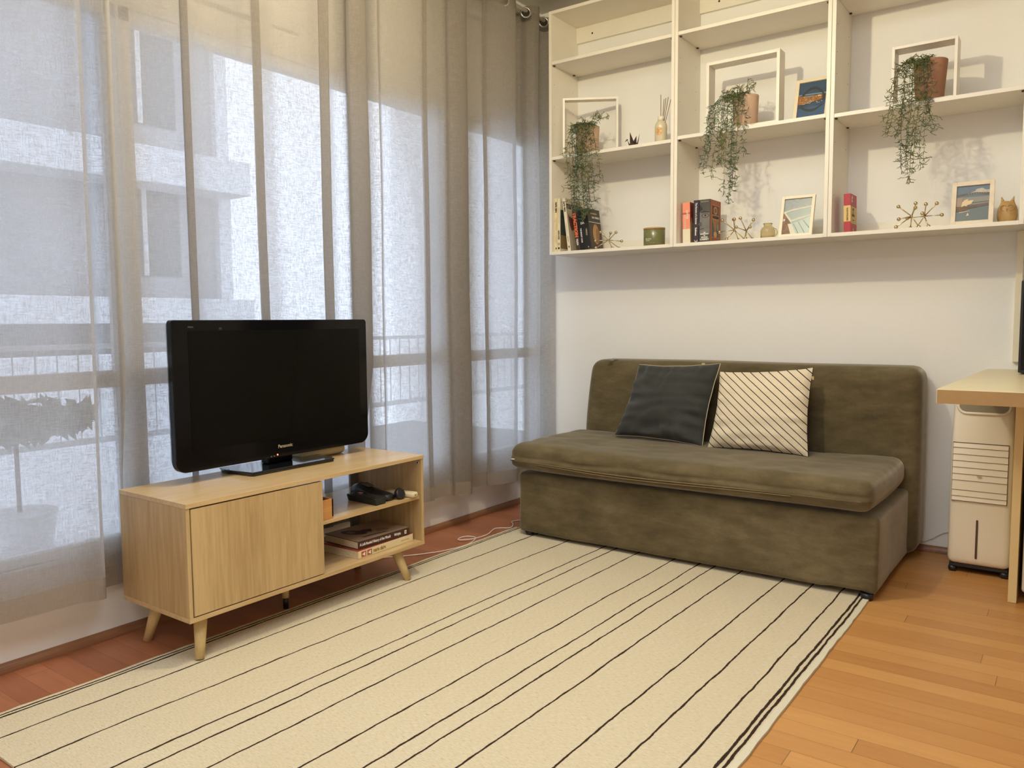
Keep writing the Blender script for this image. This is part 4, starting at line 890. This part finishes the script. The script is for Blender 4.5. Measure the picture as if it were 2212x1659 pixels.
cpoly(b_, M_, .031, [([(.001, .046), (.123, .046), (.123, .127), (.001, .127)], 0), ([(.024, .143), (.036, .150), (.044, .163), (.036, .176), (.030, .181), (.020, .170), (.018, .158)], 1), ([(.048, .006), (.056, .006), (.055, .024), (.049, .024)], 1)], [mat('band_cream2', (198, 170, 108), .6), M_cream2])
for s_, z, w in (('HOW', .108, .024), ('A', .094, .012), ('FOLLOWS', .080, .048)): ctext(b_, M_, .0318, s_, .0155, .048-w/2, z, mat('ink_bronze', (112, 84, 40), .6), w, .0006)
ctext(b_, M_, .0318, 'a novel', .009, .034, .060, MC['ink_bronze'], .030); ctext(b_, M_, .0322, 'pb', .010, .026, .158, MC['ink_bronze'], .010)
# ------------------------------------------------------------------ photo frames
def photo(label, BL, BR, TL, bw, mfr, polys, mats, depth=.016, stand=True):
    BL, BR, TL = Vector(BL), Vector(BR), Vector(TL); X = (BR-BL); w = X.length; X.normalize(); Yv = TL-BL; hgt = Yv.length; Yv.normalize(); N = X.cross(Yv).normalized()
    M_ = Matrix(((X.x, Yv.x, N.x, BL.x), (X.y, Yv.y, N.y, BL.y), (X.z, Yv.z, N.z, BL.z), (0, 0, 0, 1)))
    p_ = thing('photo_frame', tuple(BL), label, 'photo frame', 'white framed photographs'); f = MB(M_); dz = depth
    f.box(0, bw, 0, hgt, -dz, 0).box(w-bw, w, 0, hgt, -dz, 0).box(bw, w-bw, 0, bw, -dz, 0).box(bw, w-bw, hgt-bw, hgt, -dz, 0).build('frame', mfr, p_, bevel=.0008)
    iw, ih = w-2*bw, hgt-2*bw; mb = MB(M_)
    for k, (pts, m) in enumerate(polys):
        mb.prism([(bw+max(0, min(1, u))*iw, bw+max(0, min(1, v))*ih, -.0075+.00012*k) for u, v in pts], (0, 0, .0001), m)
    mb.build('photograph', mats, p_)
    MB(M_).box(bw*.5, w-bw*.5, bw*.5, hgt-bw*.5, -dz+.001, -.0085).build('backing', mat('backing_board', (70, 60, 50), .8), p_)
    if stand: MB().prism([tuple(BL+X*w*.42+Yv*hgt*.7-N*dz), tuple(BL+X*w*.58+Yv*hgt*.7-N*dz), (BL.x+w*.60, BL.y+.10, BL.z+.002), (BL.x+w*.40, BL.y+.10, BL.z+.002)], (0, .002, .001)).build('easel_back', mat('backing_board', (70, 60, 50), .8), p_)
    return p_
M_fr = mat('frame_white', (226, 212, 182), .5); M_frw = mat('frame_limed', (222, 208, 184), .55, var=.08, vscale=30)
full = [(0, 0), (1, 0), (1, 1), (0, 1)]
def arc(u0, u1, v0, hgt, n=16): return [(u0+(u1-u0)*k/n, v0+hgt*(1-(2*k/n-1)**2)) for k in range(n+1)]
def band(u0, u1, v0, h1, h2): return arc(u0, u1, v0, h1)+list(reversed(arc(u0+.10, u1-.06, v0, h2)))
pn = [mat('dusk_blue', (62, 82, 106), .25), mat('dusk_pale', (112, 138, 150), .3), mat('bridge_dark', (52, 56, 58), .4), mat('city_amber', (150, 100, 50), .4, var=.5, vscale=160), mat('city_light', (226, 206, 170), .4), mat('water_blue', (66, 92, 124), .25)]
r = random.Random(4); lights_ = []
for _ in range(30):
    u, v = r.uniform(.02, .85), r.uniform(.36, .60); lights_.append(([(u, v), (u+.03, v), (u+.03, v+.012), (u, v+.012)], 4))
photo('white framed photo of an arched bridge at dusk, upper shelf', (1.650, -.222, 2.1360), (1.818, -.222, 2.1360), (1.647, -.150, 2.355), .017, M_fr,
      [(full, 0), ([(0, 0), (1, 0), (1, .32), (0, .28)], 5), ([(0, .58), (1, .52), (1, .66), (0, .68)], 1), (band(.08, .93, .62, .24, .16), 2), (band(.06, .90, .33, -.17, -.10), 2), ([(0, .40), (.35, .38), (.95, .48), (.95, .60), (.3, .62), (0, .64)], 3), ([(.05, .628), (.95, .600), (.95, .620), (.05, .648)], 2), ([(.10, .34), (.90, .475), (.90, .49), (.10, .36)], 2), ([(.86, .44), (.98, .46), (.98, .62), (.86, .62)], 2), ([(.24, .58), (.55, .575), (.55, .60), (.24, .605)], 1), ([(.24, .40), (.52, .45), (.52, .475), (.24, .43)], 1), ([(.70, .575), (.82, .57), (.80, .595), (.70, .60)], 4)]+lights_, pn)
pp = [mat('sea_grey', (112, 124, 128), .3, var=.22, vscale=60, stretch=(1, 1, 5)), mat('pool_teal', (118, 136, 134), .3), mat('pool_light', (134, 154, 150), .3), mat('deck_white', (212, 208, 190), .5), mat('rock_brown', (134, 104, 84), .6, var=.35, vscale=60), mat('lane_slate', (78, 92, 96), .5)]
photo('white framed photo of an ocean pool, beside the glass bottle', (1.600, -.252, ZB+.001), (1.764, -.252, ZB+.001), (1.602, -.200, 1.776), .0145, mat('frame_chalk', (232, 222, 198), .5),
      [([(0, .55), (1, .62), (1, 1), (0, 1)], 0), ([(0, 0), (1, 0), (1, .72), (0, .60)], 1), ([(.36, 0), (1, 0), (1, .48), (.45, .33), (.27, .30)], 2), ([(0, .60), (.25, .66), (1, .74), (1, .78), (.3, .71), (0, .64)], 3), ([(.22, .30), (.32, .36), (1, .50), (1, .54), (.30, .40), (.02, .66), (0, .66), (0, .60)], 3), ([(0, .0), (.48, 0), (.30, .30), (.24, .38), (.02, .60), (0, .60)], 4), ([(.32, 0), (.52, 0), (.32, .30), (.18, .30)], 3), ([(.60, 0), (.62, 0), (.40, .29), (.385, .29)], 5), ([(.83, 0), (.85, 0), (.57, .34), (.555, .34)], 5), ([(1, .12), (1, .145), (.74, .38), (.725, .375)], 5), ([(0, .44), (.05, .46), (.08, .40), (0, .38)], 3)], pp)
po_ = [mat('sky_slate', (82, 100, 116), .3), mat('cloud_cream', (178, 172, 158), .4, var=.1, vscale=60), mat('bridge_grey', (84, 80, 66), .4), mat('haze_grey', (132, 130, 118), .4), mat('shell_cream', (214, 190, 148), .4), mat('shell_mauve', (154, 128, 112), .4), mat('shore_brown', (104, 80, 56), .5, var=.3, vscale=80), mat('harbour_green', (84, 94, 90), .3)]
tr_ = [([(u, .755), (u+.025, .755), (u+.04, .79), (u+.015, .79)], 3) for u in [.35+.075*k for k in range(8)]]
photo('limed frame photo of white sails and bridge over harbour', (2.368, -.252, ZB+.001), (2.533, -.252, ZB+.001), (2.366, -.200, 1.764), .0185, M_frw,
      [(full, 0), ([(.40, .80), (.55, .84), (.60, .90), (.78, .92), (.88, .86), (1, .86), (1, .74), (.40, .76)], 1), ([(0, .68), (1, .68), (1, .50), (0, .44)], 3), ([(0, .76), (.25, .79), (.55, .81), (1, .78), (1, .70), (.6, .75), (.25, .73), (0, .69)], 2)]+tr_+[([(.35, .505), (1, .525), (1, .54), (.35, .52)], 2), ([(0, .36), (.4, .35), (1, .42), (1, .47), (.5, .44), (0, .44)], 6), ([(0, 0), (1, 0), (1, .38), (.4, .31), (0, .27)], 7),
       ([(0, .62), (.10, .67), (.22, .70), (.18, .58), (.16, .42), (0, .43)], 5), ([(.16, .41), (.18, .54), (.25, .60), (.37, .63), (.34, .55), (.33, .42), (.25, .44)], 4), ([(.33, .45), (.34, .57), (.44, .585), (.53, .585), (.46, .48), (.38, .46)], 4), ([(.0, .28), (.32, .29), (.32, .41), (.25, .42), (.16, .39), (0, .42)], 6), ([(.10, .245), (.42, .285), (.42, .295), (.10, .262)], 4), ([(.32, .15), (.41, .16), (.37, .24)], 4)], po_)
# ------------------------------------------------------------------ cooler, worktop, fridge, microwave
co_ = thing('air_cooler', (2.53, -.17, 0), 'white portable air cooler on black castors under the worktop', 'air cooler')
M_cool = mat('cooler_white', (236, 226, 204), .35); x0, x1, yf, yk = 2.408, 2.655, -.300, -.035
def cf(p, n):
    q = p.copy()
    if p.z > .5:
        k = (p.z-.5)/.34; q.x = 2.5315+(p.x-2.5315)*(1-.075*k*k)
        if p.y < -.2: q.y += .020*k*k
    return q
MB().rbox(x0, x1, yf, yk, .040, .835, .030, 8, 6, 22, fn=cf).build('housing', M_cool, co_)
yy = yf-.0005
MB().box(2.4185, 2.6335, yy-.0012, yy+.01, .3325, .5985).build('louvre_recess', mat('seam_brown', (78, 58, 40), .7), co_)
zt = [.5965, .5755, .5455, .5160, .4865, .4570, .4280, .3840, .3560, .3350]
for a, b2 in zip(zt, zt[1:]):
    pr_ = MB(); c = .0012
    pr_.prism([(2.4205, yy-.001, b2+c), (2.4205, yy-.001, a-c), (2.4205, yy-.004, a-c), (2.4205, yy-.0085, b2+c)], (.211, 0, 0)); pr_.build('louvre_slat', M_cool, co_)
MB().prism([(2.525+.010*cos(t), yy-.0095, .4560-abs(.010*sin(t))) for t in [pi*k/10 for k in range(11)]], (0, -.002, 0)).build('louvre_tab', mat('tab_beige', (186, 168, 140), .5), co_)  # half-round tab in a beige darker than the housing
MB().prism([(2.5235+.0045*cos(t)*(1), yf-.0012, (.249 if sin(t) > 0 else .080)+.0045*sin(t)) for t in [2*pi*k/16+.01 for k in range(16)]], (0, -.0015, 0)).build('water_gauge', mat('gauge_brown', (84, 60, 38), .3), co_)
# control display with raised rim
dz = lambda z: yf+.020*((z-.5)/.34)**2-.0006
R_ = [(2.432, .835)]+[(2.432+.035-.035*cos(t), .7305+.035-.035*sin(t)) for t in [pi/2*k/8 for k in range(9)]]+[(2.633-.035+.035*sin(t), .7305+.035-.035*cos(t)) for t in [pi/2*k/8 for k in range(9)]]+[(2.633, .835)]
MB().prism([(x, dz(z)-.0006, z) for x, z in R_], (0, -.0012, 0)).build('control_display', mat('display_grey', (134, 124, 100), .25), co_)
MB().tube([(x, dz(z)-.003, z) for x, z in cr([(a, 0, b3) for a, b3 in R_], 2) for x, z in [(x, z)]] if False else [(x, dz(z)-.002, z) for x, z in R_], .0065, 8).build('display_rim', mat('rim_white', (232, 222, 200), .3), co_)
ic = MB()
for k in range(6):
    cx_ = 2.462+k*.028
    ic.tube([(cx_+.008*cos(t), dz(.785)-.002, .778+.007*sin(t)) for t in [2*pi*q/10 for q in range(10)]], .0008, 4, closed=True)
ic.build('control_icons', mat('icon_grey', (112, 104, 84), .5), co_)
MB().box(x0+.01, x1-.01, yf+.012, yk-.01, .028, .042).build('castor_plate', M_black, co_)
for x in (x0+.022, x1-.022):
    for y in (yf+.025, yk-.03): MB(Matrix.Translation((x, y, .0152)) @ Matrix.Rotation(pi/2, 4, 'Y')).lathe([(.009, -.016), (.0148, -.012), (.0148, .012), (.009, .016)], n=18).build('castor', M_black, co_)
M_wt = mat('worktop_cream', (226, 212, 172), .35); M_wte = mat('worktop_edge', (166, 134, 88), .5, var=.05, vscale=12)
wt = thing('worktop', (3.2, -.66, .868), 'cream worktop with tan edge projecting over the air cooler', 'worktop')
WP = [(2.482, -1.33), (3.95, -1.33), (3.95, -.003), (2.512, -.003), (2.478, -1.318)]
MB().prism([(x, y, .8745) for x, y in WP], (0, 0, .0405)).build('slab', M_wt, wt, bevel=.0015)
MB().prism([(2.482, -1.3312, .868), (3.95, -1.3312, .868), (3.95, -1.3302, .868), (2.482, -1.3302, .868)], (0, 0, .046)).build('edge_strip', M_wte, wt)
MB().prism([(x, y, .868) for x, y in WP], (0, 0, .0064)).build('underside', M_wt, wt)
ep = tag(MB().box(2.668, 2.698, -.61, -.004, .001, .8675).build('end_panel', mat('panel_cream', (222, 200, 146), .5), loc=(2.683, -.3, 0), bevel=.001), 'tall narrow cream end panel supporting the worktop beside the cooler', 'panel')
fg = thing('fridge', (3.0, -.3, 0), 'white undercounter fridge at the right edge beside the end panel', 'fridge')
MB().rbox(2.712, 3.28, -.545, -.06, .035, .855, .012, 6, 5, 8).build('cabinet', mat('fridge_white', (216, 206, 192), .35), fg)
MB().rbox(2.712, 3.28, -.60, -.550, .045, .850, .014, 6, 2, 8).build('door', mat('fridge_white', (216, 206, 192), .35), fg)
MB().box(2.73, 3.26, -.53, -.08, .001, .036).build('plinth', M_black, fg)
mw = thing('microwave', (2.9, -.2, .915), 'black microwave on the worktop, only its edge in view', 'microwave')
MB().box(2.656, 3.14, -.38, -.04, .922, 1.31).build('casing', M_black, mw, bevel=.004); MB().box(2.665, 3.0, -.386, -.380, .935, 1.30).build('door', M_gloss, mw)
for x in (2.70, 3.10):
    for y in (-.34, -.08): MB().lathe([(.012, .9152), (.014, .9225)], (x, y, 0), 12).build('foot', M_black, mw)
# ------------------------------------------------------------------ ceiling lamp (out of frame, gives the room its light)
lp = thing('ceiling_lamp', (1.31, -2.1, 2.9), 'small white ceiling lamp holder with warm bulb above the rug', 'lamp')
MB().lathe([(.05, 3.07), (.055, 3.094)], (1.31, -2.1, 0), 24).build('rose', M_frame, lp)
MB().tube([(1.31, -2.1, 3.07), (1.31, -2.1, 2.88)], .012, 10).build('stem', M_frame, lp)
